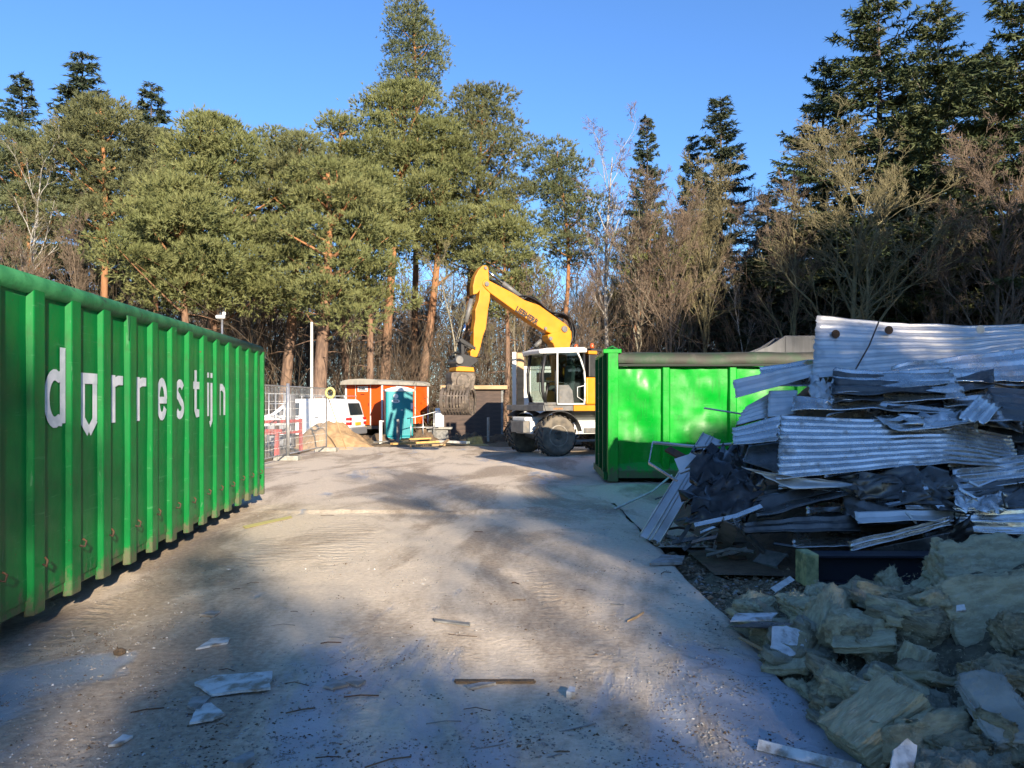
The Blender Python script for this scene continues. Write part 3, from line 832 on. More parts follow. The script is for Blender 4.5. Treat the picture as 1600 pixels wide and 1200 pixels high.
# leafless trees
BARE = [
    make_bare(31, 13, .17, n=(24, 8, 8, 6), up=.35, zlo=.22, lm=(.5, .5, .5, .5)),                       # spreading
    make_bare(32, 13, .12, n=(24, 7, 8, 5), spread=(.5, .6, .7, .8), up=.4, zlo=.3, lm=(.36, .5, .5, .55)),   # upright
    make_bare(33, 17, .14, n=(20, 6, 7, 5), spread=(.55, .7, .8, .7), up=.3, zlo=.35, lm=(.26, .5, .55, .6), weep=.35, twig=.009),  # birch
    make_bare(34, 11, .085, n=(12, 6, 6, 4), spread=(.6, .7, .8, .8), up=.35, zlo=.35, lm=(.34, .5, .5, .55), sway=.7),       # sapling
]
BG_ = "leafless trees at the edge of the wood"
HB = [float(max(b[0][0][:, 2].max(), b[1][0][:, 2].max())) for b in BARE]
BARES = [  # column, distance, top row, proto, width factor, bark, twig material, label
    (950, 41, 158, 2, 1.1, B_BIRCH, B_PURPLE, "white birch with purple-brown twigs right of the excavator boom"),
    (1342, 35, 150, 0, 1.3, B_OLIVE, B_OLIVE, "large spreading leafless oak above the corrugated sheets"),
    (1105, 40, 232, 1, 1.1, B_OLIVE, B_OLIVE, "yellowish upright leafless tree left of the narrow dark spruce"),
    (1045, 38, 275, 0, .9, B_BARE, B_RED, "reddish twiggy leafless tree above the right green container"),
    (1565, 34, 175, 0, 1.1, B_BARE, B_RED, "brown leafless tree at the right picture edge"),
    (1478, 36, 300, 1, 1.2, B_BARE, B_BARE, "grey leafless tree between the oak and the brown tree"),
    (55, 35, 178, 2, .95, B_BIRCH, B_OLIVE, "thin pale birch over the near end of the long container"),
    (1238, 37, 265, 1, 1.2, B_OLIVE, B_BARE, "bushy leafless tree left of the large spreading oak"),
    (1000, 39, 250, 1, 1.0, B_PALE, B_BARE, "pale leafless tree beside the birch trunk"),
    (705, 38, 372, 3, 1.0, B_PALE, B_OLIVE, "crooked pale sapling just left of the excavator stick"),
    (828, 37, 395, 3, .9, B_BARE, B_RED, "young leafless tree under the excavator boom"),
    (545, 38, 420, 3, .8, B_PALE, B_BARE, "slanting sapling left of the orange trailer"),
    (1160, 39, 410, 3, .8, B_BIRCH, B_BARE, "slim pale sapling behind the bare rim of the right container"),
    (20, 33, 330, 0, .9, B_BARE, B_RED, "brown bush-like tree at the far left above the container rail"),
    (395, 42, 330, 1, 1.0, B_PALE, B_BARE, "pale leafless tree in the sky gap above the container's far end"),
    (910, 36, 400, 0, .8, B_BARE, B_RED, "low twiggy tree behind the excavator cab"),
    (120, 35, 320, 1, .8, B_BARE, B_BARE, "grey leafless tree above the first letters of the container"),
]
BA_OBJ = [None] * 4
for i, (u, Y, vt, k, wf, bm, fm, lab) in enumerate(BARES):
    x = xu(u, Y); z0 = float(earth_h(np.array([[x, Y, 0.]]))[0])
    s = (zt(vt, Y) - z0) / HB[k]
    sc = (s * wf, s * wf, s)
    nm = "birch_tree" if k == 2 else ("sapling" if k == 3 else "bare_tree")
    if BA_OBJ[k] is None:
        BA_OBJ[k] = tree_obj(nm, lab, BG_, BARE[k], bm, fm, (x, Y, z0), i * 2.1, sc)
        for ch in BA_OBJ[k].children: pass
    else:
        put_copy(BA_OBJ[k], lab, BG_, (x, Y, z0), i * 2.1, sc, bm, fm)

# the wood behind: nothing tells these apart
rngw = np.random.default_rng(77)
for i in range(118):
    Y = rngw.uniform(43, 74)
    u = -120 + 1840 * ((i * .618034) % 1.0)
    x = xu(u, Y); z0 = float(earth_h(np.array([[x, Y, 0.]]))[0])
    right = u > 1150
    if right and i % 2 == 0:
        k = 0; s = rngw.uniform(.42, .62)
        put_copy(SP_OBJ[0], "dark spruce deep in the wood, crowded by other trees", "dark spruces deep in the wood", (x, Y, z0), rngw.uniform(0, 6), (s * 1.5, s * 1.5, s))
    else:
        k = int(rngw.choice([0, 1, 1, 3])); s = rngw.uniform(.75, 1.05) * (.75 if 330 < u < 900 else .95)
        bm = [B_BARE, B_PALE, B_OLIVE, B_DARK][i % 4]
        put_copy(BA_OBJ[k], "thin leafless tree deep in the wood behind the front row", "thin trees deep in the wood", (x, Y, z0), rngw.uniform(0, 6), s, bm, [B_BARE, B_RED, B_OLIVE][i % 3])

for i in range(16):
    Y = rngw.uniform(40, 49); u = 1175 + 30 * i + rngw.uniform(-15, 15)
    x = xu(u, Y); z0 = float(earth_h(np.array([[x, Y, 0.]]))[0])
    s = (zt(rngw.uniform(330, 430), Y) - z0) / 20
    put_copy(SP_OBJ[0], "dark young spruce in the shade under the tall firs on the right", "young spruces under the tall firs", (x, Y, z0), rngw.uniform(0, 6), (s * 2.2, s * 2.2, s))

# brushwood on the wood's floor
def stems(n, seed, y0, y1, h0, h1, u0=-150, u1=1750, r=.012):
    rng = np.random.default_rng(seed)
    Y = rng.uniform(y0, y1, n); u = rng.uniform(u0, u1, n)
    x = (u - UC) / FPX * Y
    clump = .45 + .75 * np.clip(vnoise(np.stack([x * .3, Y * .3, x * 0], 1), seed) + .5, 0, 1)
    h = rng.uniform(h0, h1, n) * clump
    z0 = earth_h(np.stack([x, Y, x * 0], 1)) - .05
    d = rng.normal(size=(n, 2)) * .5
    K = 4; t = np.linspace(0, 1, K)
    P = np.stack([x[:, None] + d[:, :1] * h[:, None] * t ** 1.3, Y[:, None] + d[:, 1:] * h[:, None] * t ** 1.3, z0[:, None] + h[:, None] * (t - .25 * t ** 3 * np.abs(d[:, :1]))], 2)
    P[:, 1:] += rng.normal(size=(n, K - 1, 3)) * .09
    R = r * rng.uniform(.6, 1.5, n)[:, None] * np.linspace(1, .4, K)[None]
    tw = grow(P, R, 5, .42, rng, .9, .25, 3, h, s0=.2)
    R2 = np.maximum(tw[1] * .6, .009)[:, None] * np.linspace(1, .5, 3)[None]
    return cat([tubes(P, R, 3), tubes(tw[0], R2, 3)])
V, F = stems(4600, 5, 36, 64, 2.4, 8.0, r=.016)
tag(np_obj("undergrowth", V, F, B_BROWNLEAF), "tangled brown brushwood filling the wood's floor", "undergrowth", kind="stuff")
rngf = np.random.default_rng(9)
nb = 26000
Y = rngf.uniform(36, 56, nb); u = rngf.uniform(-150, 1750, nb); X = (u - UC) / FPX * Y
Pb = np.stack([X, Y, earth_h(np.stack([X, Y, X * 0], 1)) + rngf.uniform(0, 1, nb) ** 2 * (1.2 + 1.5 * np.clip(vnoise(np.stack([X * .5, Y * .5, X * 0], 1), 4), 0, 1))], 1)
Db = unit(rngf.normal(size=(nb, 3)) + [0, 0, .5])
V, F = blades(Pb, Db, rngf.uniform(.1, .3, nb), rngf.uniform(.05, .12, nb), rngf)
tag(np_obj("bramble_leaves", V, F, M_foliage("dull_bramble", (.10, .085, .04), (.075, .08, .03), (.14, .09, .045))), "dull green and brown bramble leaves under the trees", "brambles", kind="stuff")

# the far side of the wood closes the view
def far_wood(n, seed):
    rng = np.random.default_rng(seed)
    Y = rng.uniform(74, 112, n); u = rng.uniform(-200, 1800, n); x = (u - UC) / FPX * Y
    h = rng.uniform(9, 17.5, n); z0 = earth_h(np.stack([x, Y, x * 0], 1)) - .1
    K = 5; t = np.linspace(0, 1, K)
    d = rng.normal(size=(n, 2)) * .07
    P = np.stack([x[:, None] + d[:, :1] * h[:, None] * t, Y[:, None] + d[:, 1:] * h[:, None] * t, z0[:, None] + h[:, None] * t], 2)
    R = rng.uniform(.06, .16, n)[:, None] * np.linspace(1, .25, K)[None]
    B1, r1, l1 = grow(P, R, 9, .3, rng, .9, .3, 4, h, s0=.12)
    R1 = np.full(len(B1), .036)[:, None] * np.linspace(1, .4, 4)[None]
    B2, r2, l2 = grow(B1, R1, 6, .5, rng, .9, .2, 3, l1)
    R2 = np.full(len(B2), .042)[:, None] * np.linspace(1, .6, 3)[None]
    return cat([tubes(P, R, 4), tubes(B1, R1, 3), tubes(B2, R2, 3)])
V, F = far_wood(330, 3)
tag(np_obj("far_wood", V, F, B_BROWNLEAF), "far leafless wood closing the view behind the trees", "wood", kind="stuff")
nt_ = 105000
Y = rngf.uniform(76, 118, nt_); u = rngf.uniform(-250, 1850, nt_); X = (u - UC) / FPX * Y
top_ = 14.0 + 4.5 * vnoise(np.stack([X * .12, Y * .05, X * 0], 1), 6)
Pb = np.stack([X, Y, earth_h(np.stack([X, Y, X * 0], 1)) + rngf.uniform(0, 1, nt_) ** .8 * top_], 1)
V, F = blades(Pb, unit(rngf.normal(size=(nt_, 3)) * [.6, .6, .5] + [0, 0, .6]), rngf.uniform(.8, 2.0, nt_), rngf.uniform(.05, .13, nt_), rngf)
tag(np_obj("far_twigs", V, F, B_BROWNLEAF), "hazy mass of brown twigs in the far wood", "wood", kind="stuff")
# ------------------------------------------------------------------ long green container on the left
def rot_of(d): return math.atan2(d[1], d[0])
d1 = Vector((-121.0, 1202.0)).normalized()
Yn = 4.05
o1 = Vector((-2.66 - .1007 * Yn, Yn))
c1 = thing("roll_off_container", "long green ribbed steel container with white lettering along the left side", "container", (o1.x, o1.y, 0), rot_of(d1))
# local: x along the wall away from the camera, y into the container, z up; rib faces at y = 0
L1 = (12.0 - Yn) * math.sqrt(1 + .1007 ** 2); PIT = .541; W1 = 2.45
rib_x = [L1 - .33 - PIT * k for k in range(15) if L1 - .33 - PIT * k > .12]
def rib_mesh():
    mb = MB()
    z0, z1 = .16, 2.36
    prof = [(-.098, .052), (-.073, .011), (.073, .011), (.098, .052), (.098, .068), (-.098, .068)]
    mb.prism(prof, z0, z1, 'z')
    return mb
r0 = rib_mesh().build("rib", MAT["green"], c1, bevel=.008)
r0.location = (rib_x[0], 0, 0)
for x in rib_x[1:]:
    r = r0.copy(); link(r, c1); r.location = (x, 0, 0); 
    r.location.y += random.Random(int(x * 100)).uniform(-.004, .004)
def dented_panel(w, z0, z1, seed, amp=.008, nx=10, nz=16, y=.052):
    xs = np.linspace(-w / 2, w / 2, nx); zs = np.linspace(z0, z1, nz)
    X, Z = np.meshgrid(xs, zs)
    P = np.stack([X.ravel(), np.full(X.size, y), Z.ravel()], 1)
    P[:, 1] += amp * fbm(P * [2.2, 1, 1.6] + seed * 7.7, seed, 3) * np.sin(PI * (P[:, 0] / w + .5))
    i = (np.arange(nz - 1)[:, None] * nx + np.arange(nx - 1)[None]).ravel()
    return P, np.stack([i, i + 1, i + nx + 1, i + nx], 1)
edges = sorted([0.0] + rib_x + [L1])
for k, (a, b) in enumerate(zip(edges[:-1], edges[1:])):
    V, F = dented_panel(b - a, .27, 2.33, 40 + k)
    p = np_obj("wall_panel", V, F, MAT["green"], c1, smooth=True); p.location = ((a + b) / 2, 0, 0)
MB().tube([(0, .075, 2.385), (L1 * .3, .07, 2.38), (L1 * .62, .08, 2.388), (L1, .075, 2.385)], .072, 14).build("top_rail", MAT["green_rail"], c1, smooth=True)
for x in rib_x:      # worn gussets where the ribs meet the rail
    pass
MB().bb(0, L1, .06, .2, .20, .285).build("bottom_rail", MAT["green"], c1, bevel=.01)
MB().bb(0.02, L1 - .02, .14, W1 - .05, .215, .26).build("floor_plate", MAT["undersill"], c1)
for yy in (.75, W1 - .75): MB().bb(.1, L1 - .1, yy - .06, yy + .06, 0, .215).build("skid_rail", MAT["undersill"], c1)
for xx in (.35, L1 - .35):
    MB().lathe([(.09, -.12), (.09, .12)], 16, 'y', (xx, .62, .095)).build("ground_roller", MAT["rust"], c1, smooth=False)
V, F = dented_panel(L1, .27, 2.33, 60, nx=40)
V[:, 0] += L1 / 2; V[:, 1] = W1 - (V[:, 1] - .052) - .052
np_obj("far_wall", V, F, MAT["green"], c1, smooth=True)
MB().tube([(0, W1 - .075, 2.385), (L1, W1 - .075, 2.385)], .072, 12).build("top_rail", MAT["green_rail"], c1, smooth=True)
MB().bb(L1 - .06, L1, .1, W1 - .1, .25, 2.33).build("end_door", MAT["green"], c1)
MB().bb(0, .05, .1, W1 - .1, .25, 2.33).build("front_wall", MAT["green"], c1)
MB().bb(L1 - .03, L1 + .05, .0, .13, .14, 2.36).build("corner_post", MAT["green"], c1, bevel=.01)
hk = MB().tube([(0, 0, 0), (0, -.035, -.01), (0, -.045, .03), (0, -.02, .05)], .008, 6)
h0 = hk.build("net_hook", MAT["rust"], c1, smooth=True); h0.location = (rib_x[0] + .02, 0, .50)
for k, x in enumerate(rib_x[1:]):
    h = h0.copy(); link(h, c1); h.location = (x + .02, .002, .50 + .015 * math.sin(k * 2.1)); h.rotation_euler = (0, 0, .5 * math.sin(k * 3.3))
MB().add([(0, 0, 0), (.06, 0, 0), (.035, 0, -.20), (0, .01, 0), (.06, .01, 0), (.035, .01, -.20)], [(0, 2, 1), (3, 4, 5), (0, 1, 4, 3), (1, 2, 5, 4), (2, 0, 3, 5)]).build("torn_rail_bracket", MAT["green_rail"], c1).location = ([x for x in rib_x if x > 2][-1] * 0 + rib_x[-5] - .16 if len(rib_x) > 5 else 2.0, .0, 2.34)

# lettering painted in the bays: stroke outlines, built 2 mm proud of the panel
def stroke(mb, pts, w, y):
    """flat ribbon along pts (x,z) of width w"""
    pts = [Vector(p) for p in pts]; n = len(pts); vs = []
    for i, p in enumerate(pts):
        d = (pts[min(i + 1, n - 1)] - pts[max(i - 1, 0)]).normalized()
        q = Vector((-d.y, d.x)); ww = w[i] if isinstance(w, list) else w
        if 0 < i < n - 1:
            e = (pts[i] - pts[i - 1]).normalized(); c = abs(q.dot(Vector((-e.y, e.x)))); ww = ww / max(c, .6)
        a, b = p + q * ww / 2, p - q * ww / 2
        vs += [(a.x, y, a.y), (b.x, y, b.y)]
    mb.add(vs, [(2 * i, 2 * i + 1, 2 * i + 3, 2 * i + 2) for i in range(n - 1)])
def arc(cx, cz, rx, rz, a0, a1, n=10):
    return [(cx + rx * math.cos(math.radians(a0 + (a1 - a0) * k / n)), cz + rz * math.sin(math.radians(a0 + (a1 - a0) * k / n))) for k in range(n + 1)]
zb, zx, za = 1.415, 1.815, 1.985
def letter(ch, xc, w):
    mb = MB(); t = .084; y = .044; a, b = xc - w / 2, xc + w / 2
    if ch == 'd':
        stroke(mb, [(b - t / 2, zb + .02), (b - t / 2, za)], t, y)
        stroke(mb, [(b - t * .6, zx - t * .45)] + arc(xc, (zb + zx) / 2, w / 2 - t / 2, .17, 65, 295, 14) + [(b - t * .6, zb + t * .45)], t * .95, y - .0015)
    elif ch == 'o':
        stroke(mb, [(a + t / 2, zx - .005), (a + t / 2, zb + .03)], t, y)
        stroke(mb, [(b - t / 2, zx - .005), (b - t / 2, zb + .03)], t, y)
        stroke(mb, [(a, zx - t / 2), (b, zx - t / 2)], t, y - .0015)
        stroke(mb, [(a + t * .35, zb + .045), (xc, zb - .06)], t, y - .0015); stroke(mb, [(xc, zb - .06), (b - t * .35, zb + .045)], t, y - .003)
    elif ch == 'r':
        stroke(mb, [(a + t / 2, zb), (a + t / 2, zx)], t, y)
        stroke(mb, [(a + t * .7, zx - t * .75), (xc + .02, zx - t / 2), (b, zx - t * .5)], t * .95, y - .0015)
    elif ch == 'e':
        stroke(mb, arc(xc, (zb + zx) / 2, w / 2 - t / 2, .17, 0, 330, 18), t, y)
        stroke(mb, [(a + t * .5, (zb + zx) / 2 - .01), (b - t * .2, (zb + zx) / 2 - .01)], t * .8, y - .0015)
    elif ch == 's':
        stroke(mb, arc(xc, zx - .105, w / 2 - t / 2, .075, 20, 250, 10) + arc(xc, zb + .105, w / 2 - t / 2, .075, 70, -160, 10), t, y)
    elif ch == 't':
        stroke(mb, [(xc, za - .04), (xc, zb + .07), (xc + .03, zb + t / 2), (b, zb + t / 2)], t, y)
        stroke(mb, [(a, zx - t / 2), (b, zx - t / 2)], t, y - .0015)
    elif ch == 'i':
        stroke(mb, [(xc, zb), (xc, zx)], t, y); stroke(mb, [(xc, zx + .06), (xc, zx + .12)], t, y)
    elif ch == 'j':
        stroke(mb, [(xc, zx), (xc, zb - .06), (xc - .07, zb - .10)], t, y); stroke(mb, [(xc, zx + .06), (xc, zx + .12)], t, y)
    elif ch == 'n':
        stroke(mb, [(a + t / 2, zb), (a + t / 2, zx)], t, y)
        stroke(mb, [(a + t * .6, zx - t * .7), (xc, zx - t / 2), (b - t * .6, zx - t), (b - t / 2, zx - .12), (b - t / 2, zb)], t, y - .0015)
    mb.build("letter", MAT["white_paint"], c1)
def xl(Y): return (Y - Yn) * math.sqrt(1 + .1007 ** 2)
bays = {}
def bay_centre(Y):
    x = xl(Y); m = min(range(len(edges) - 1), key=lambda k: abs((edges[k] + edges[k + 1]) / 2 - x)); return (edges[m] + edges[m + 1]) / 2
for ch, Y, w in (('d', 5.42, .32), ('o', 5.96, .30), ('r', 6.5, .24), ('r', 7.04, .24), ('e', 7.6, .30), ('s', 8.14, .28), ('t', 8.68, .27), ('i', 9.2, .07), ('j', 9.36, .07), ('n', 9.76, .30)):
    x = bay_centre(Y) + .0 if ch not in 'ij' else bay_centre(9.22) + (-.06 if ch == 'i' else .08)
    letter(ch, x, w)

# ------------------------------------------------------------------ bright green container on the right
c2 = thing("roll_off_container", "bright green smooth-sided container with dark weathered lid behind the scrap heap", "container", (1.86, 14.95, 0), math.radians(-1.5))
L2, W2, H2 = 6.6, 2.45, 2.56
ribs2 = [1.13, 2.42, 3.71, 5.0, 6.29]
MB().prism([(0, -.05), (.2, -.05), (.2, .07), (0, .07)], .03, H2 - .02, 'z').build("corner_post", MAT["green2"], c2, bevel=.012)
for x in ribs2:
    MB().prism([(x - .1, .085), (x - .06, 0), (x + .06, 0), (x + .1, .085)], .2, 2.3, 'z').build("rib", MAT["green2"], c2, bevel=.01)
ed = [.2] + ribs2 + [L2]
for k, (a, b) in enumerate(zip(ed[:-1], ed[1:])):
    V, F = dented_panel(b - a, .36, 2.3, 70 + k, amp=.05, nx=22, nz=30, y=.075)
    zc = .95 + .25 * (k % 2); V[:, 1] -= .028 * np.exp(-((V[:, 2] - 1.28) / .035) ** 2) * .25
    p = np_obj("wall_panel", V, F, MAT["green2"], c2, smooth=True); p.location = ((a + b) / 2, 0, 0)
MB().prism([(-.02, .10), (-.02, .24), (.09, .40), (.13, .40), (.13, .10)], .2, L2, 'x').build("bottom_rail", MAT["green2"], c2)
MB().bb(.1, L2, .14, W2 - .1, .2, .26).build("floor_plate", MAT["undersill"], c2)
for yy in (.7, W2 - .7): MB().bb(.2, L2 - .1, yy - .08, yy + .08, 0, .2).build("skid_rail", MAT["undersill"], c2)
MB().bb(-.0, .08, .07, W2, .08, H2 - .04).build("end_door", MAT["darkgreen"], c2, bevel=.01)
for yy in (.35, 1.25, 2.1):
    MB().bb(-.07, .0, yy - .06, yy + .06, .1, H2 - .06).build("door_stiffener", MAT["darkgreen"], c2, bevel=.01)
for k in range(7):
    MB().tube([(-.055, .62, .5 + .29 * k), (-.10, .62, .5 + .29 * k), (-.10, .95, .5 + .29 * k), (-.055, .95, .5 + .29 * k)], .013, 6).build("ladder_rung", MAT["darkgreen"], c2, smooth=True)
MB().bb(-.08, .0, .02, W2, .06, .2).build("door_sill", MAT["darkgreen"], c2, bevel=.01)
MB().bb(0, L2, W2 - .08, W2, .25, 2.3).build("far_wall", MAT["green2"], c2)
MB().bb(L2 - .06, L2, .1, W2 - .09, .25, 2.3).build("end_wall", MAT["green2"], c2)
# weathered lid: sagging sheet rim over the wall tops
nx = 44
xs = np.linspace(.2, L2 + .05, nx)
prof = [(-.055, 2.315), (-.07, 2.36), (-.05, 2.47), (.02, 2.53), (.3, 2.555), (1.2, 2.59), (2.2, 2.555), (2.5, 2.47), (2.5, 2.3)]
V = []
for x in xs:
    for (y, z) in prof: V.append((x, y, z))
V = np.array(V); V[:, 2] += .022 * fbm(V * [1.1, 1.5, 1], 15, 3) ; V[:, 1] += .014 * fbm(V * [1.6, 1, 3], 16, 3)
i = (np.arange(nx - 1)[:, None] * len(prof) + np.arange(len(prof) - 1)[None]).ravel()
np_obj("lid", V, np.stack([i, i + len(prof), i + len(prof) + 1, i + 1], 1), MAT["lidbrown"], c2, smooth=True)
MB().bb(.2, L2, -.062, -.03, 2.262, 2.312).build("lid_edge", MAT["undersill"], c2, bevel=.01)
MB().bb(-.09, .26, -.06, .2, 2.52, 2.6).bb(-.05, .1, .3, 2.3, 2.5, 2.57).build("lid_hinge", MAT["green2"], c2, bevel=.01)
MB().tube([(-.02, .05, 2.6), (.1, .1, 2.66), (.2, .08, 2.6)], .02, 6).build("lid_catch", MAT["darkgreen"], c2, smooth=True)
# steel hopper in the load
hp = thing("steel_hopper", "grey sheet steel hopper with one sloping end sticking up out of the right container", "hopper", (0, 0, 0))
a = W(1140, 553, 17.0); b = W(1216, 527, 17.0)
x1 = xu(1420, 17.0)
MB().prism([(a.x, 2.5), (b.x - .35, 2.78), (b.x, b.z), (x1, b.z), (x1, 2.5)], 16.55, 16.6, 'y').build("front_sheet", MAT["hopper"], hp, bevel=.01)
MB().prism([(a.x, 2.5), (b.x - .35, 2.78), (b.x, b.z), (x1, b.z), (x1, 2.5)], 17.2, 17.25, 'y').build("back_sheet", MAT["hopper"], hp, bevel=.01)
MB().bb(b.x, b.x + .05, 16.54, 16.552, 2.5, b.z - .02).build("seam_strip", MAT["hopper"], hp)
MB().bb(b.x, x1, 16.6, 17.2, b.z - .05, b.z - .02).build("top_sheet", MAT["hopper"], hp)
# ------------------------------------------------------------------ wheeled excavator
EXA = math.radians(26)
Fx = Vector((-math.cos(EXA), -math.sin(EXA))); Lx = Vector((math.sin(EXA), -math.cos(EXA)))
EO = Vector((1.9, 23.6))
ex = thing("wheeled_excavator", "yellow and white wheeled excavator with a sorting grab on its boom", "excavator", (EO.x, EO.y, 0), rot_of(Fx))
# local x forward, y to the machine's left (towards the camera), z up
def EP(u, v, y):
    """photo point in the machine's plane y -> local (x, z)"""
    k = (u - UC) / FPX
    b = EO + Lx * y
    x = (b.x - k * b.y) / (k * Fx.y - Fx.x)
    Yw = b.y + Fx.y * x
    return (x, HCAM - (v - VH) / FPX * Yw)
def Z4(p, y): return EP(680 + p[0] / 4.8, 410 + p[1] / 4.8, y)
def Z6(p, y): return EP(790 + p[0] / 6.0, 520 + p[1] / 6.0, y)
# wheels
def wheel(x, y, side, R=.60, w=.52, ph=0.0):
    """side +1: outer face towards +y"""
    root = MB()
    prof = [(R * .50, -.20), (R * .72, -w / 2), (R * .90, -w / 2 + .02), (R * .955, -w / 2 + .09), (R * .96, 0), (R * .955, w / 2 - .09), (R * .90, w / 2 - .02), (R * .72, w / 2), (R * .50, .20)]
    root.lathe(prof, 40, 'y')
    t = root.build("wheel", MAT["tyredust"], ex, smooth=True)
    t.location = (x, y, R - .01); t.rotation_euler = (0, ph, 0)
    lug = MB(); nl = 20
    for k in range(nl):
        for s in (-1, 1):
            a = 2 * PI * (k + (.5 if s > 0 else 0)) / nl
            pts = []
            for j, (yy, da) in enumerate(((.01 * s, .12), (s * w * .28, .0), (s * (w / 2 - .015), -.16))):
                for rr in (R * .94, R * (1.015 if j < 2 else .985)):
                    for e in (-.045, .045):
                        aa = a + da + e
                        pts.append((rr * math.cos(aa), yy, rr * math.sin(aa)))
            # two hexahedra in line
            for q in (0, 4):
                lug.add(pts[q:q + 8], [(0, 1, 3, 2), (4, 6, 7, 5), (0, 4, 5, 1), (2, 3, 7, 6), (0, 2, 6, 4), (1, 5, 7, 3)])
    lug.build("tread_lugs", MAT["rubber"], t)
    rm = MB().lathe([(R * .52, -.19), (R * .53, side * .205), (R * .47, side * .215), (R * .43, side * .12), (R * .30, side * .07), (R * .29, side * .07)], 32, 'y')
    rm.build("rim", MAT["rim"], t, smooth=False)
    MB().lathe([(R * .29, side * .0), (R * .27, side * .16), (R * .20, side * .2), (.01, side * .2)], 24, 'y').build("hub", MAT["rim"], t)
    bl = MB()
    for k in range(10):
        a = 2 * PI * k / 10
        bl.lathe([(.016, side * .06), (.016, side * .105)], 6, 'y', (R * .36 * math.cos(a), 0, R * .36 * math.sin(a)))
    bl.build("wheel_nuts", MAT["mgrey"], t)
AX = 1.2
wheel(AX, .97, 1); wheel(AX, -.97, -1, ph=.3); wheel(AX - 2.6, .97, 1, ph=.5); wheel(AX - 2.6, -.97, -1, ph=.1)
MB().lathe([(.13, -.75), (.16, -.3), (.2, 0), (.16, .3), (.13, .75)], 16, 'y', (AX, 0, .59)).lathe([(.13, -.75), (.2, 0), (.13, .75)], 16, 'y', (AX - 2.6, 0, .59)).build("axle", MAT["mgrey"], ex, smooth=True)
MB().bb(-2.0, 1.75, -.5, .5, .62, 1.0).bb(-1.0, 1.9, -.42, .42, 1.0, 1.12).build("chassis", MAT["mwhite"], ex, bevel=.03)
MB().bb(-.85, .62, .5, 1.05, .62, .98).bb(-.85, .62, -1.05, -.5, .62, .98).build("step_box", MAT["mwhite"], ex, bevel=.03)
MB().bb(-.4, .3, 1.05, 1.09, .66, .8).bb(-.6, .6, 1.0, 1.12, .4, .46).build("step", MAT["mgrey"], ex, bevel=.01)
MB().bb(1.75, 1.95, -.42, .42, .66, 1.0).build("chassis_nose", MAT["mgrey"], ex, bevel=.02)
for yy in (.97, -.97):      # mudguards: curved strip over the wheel
    mb = MB()
    a0, a1, n = 10, 130, 12
    pts = [(AX + .74 * math.cos(math.radians(a0 + (a1 - a0) * k / n)), .59 + .72 * math.sin(math.radians(a0 + (a1 - a0) * k / n))) for k in range(n + 1)]
    pts = [(2 * AX - p[0], p[1]) for p in pts]
    inn = [(AX + (p[0] - AX) * .965, .59 + (p[1] - .59) * .965) for p in pts]
    for k in range(n):
        mb.prism([pts[k], pts[k + 1], inn[k + 1], inn[k]], yy - .29, yy + .29, 'y')
    mb.build("mudguard", MAT["black"], ex)
MB().lathe([(.62, 1.12), (.66, 1.16), (.66, 1.28), (.6, 1.3)], 32, 'z').build("slew_ring", MAT["mgrey"], ex)
# upper structure
MB().bb(-1.2, 1.72, -1.22, 1.22, 1.30, 1.47).build("deck", MAT["mgrey"], ex, bevel=.02)
MB().bb(-2.55, .33, -1.24, .2, 1.475, 2.35).build("engine_cover", MAT["yellow"], ex, bevel=.06, seg=3)
MB().bb(-2.4, .33, .21, 1.25, 1.475, 2.28).build("side_cover", MAT["yellow"], ex, bevel=.06, seg=3)
MB().prism([(-2.4, 1.30), (.75, 1.30), (.75, 1.465), (-2.4, 1.465)], 1.225, 1.262, 'y').build("yellow_skirt", MAT["yellow"], ex, bevel=.01)
MB().prism([(.77, 1.31), (1.66, 1.31), (1.7, 1.46), (.77, 1.46)], 1.225, 1.255, 'y').build("grey_skirt", MAT["mgrey"], ex, bevel=.01)
MB().prism([(-.3, 1.9), (-.55, 1.55), (-.95, 1.55), (-.75, 1.9)], 1.255, 1.268, 'y').build("cover_vent", MAT["black"], ex)
MB().prism([(-2.9, 1.35), (-2.5, 1.2), (-2.5, 2.3), (-2.8, 2.2)], -1.22, 1.22, 'y').build("counterweight", MAT["mgrey"], ex, bevel=.05)
MB().bb(-.1, .2, .35, 1.2, 2.28, 2.95).build("rear_air_box", MAT["black"], ex, bevel=.03)
MB().bb(-.08, .22, .75, 1.21, 2.955, 3.06).build("yellow_box_top", MAT["yellow"], ex, bevel=.02)
MB().bb(-.6, .1, -.4, .7, 3.07, 3.16).build("work_light_bar", MAT["black"], ex, bevel=.02)
for yy, xx in ((.3, .1), (.85, -.12)):
    MB().lathe([(.055, 3.16), (.06, 3.2), (.055, 3.28), (.02, 3.31)], 14, 'z', (xx, yy, 0)).build("beacon", MAT["beacon"], ex, smooth=True)
# cab: pillars, roof, glazing, door
cx0, cx1, cy0, cy1, cz0, cz1 = .34, 1.74, .24, 1.24, 1.48, 3.02
MB().prism([(cx0 - .02, cz1 - .02), (cx1 + .12, cz1 - .10), (cx1 + .16, cz1 + .0), (cx1 - .1, cz1 + .07), (cx0 + .1, cz1 + .13), (cx0 - .02, cz1 + .1)], cy0 - .05, cy1 + .05, 'y').build("cab_roof", MAT["mwhite"], ex, bevel=.03)
MB().bb(cx0, cx1 - .04, cy0, cy1, cz0 - .01, cz0 + .07).build("cab_floor", MAT["mgrey"], ex, bevel=.01)
def pillar(pts, y, r=.042): 
    MB().tube([(p[0], y, p[1]) for p in pts], r, 8).build("cab_pillar", MAT["black"], ex, smooth=True)
fr = [(cx1 - .10, cz0 + .05), (cx1 - .01, cz0 + .4), (cx1 + .0, cz0 + .9), (cx1 - .10, cz1 - .02)]
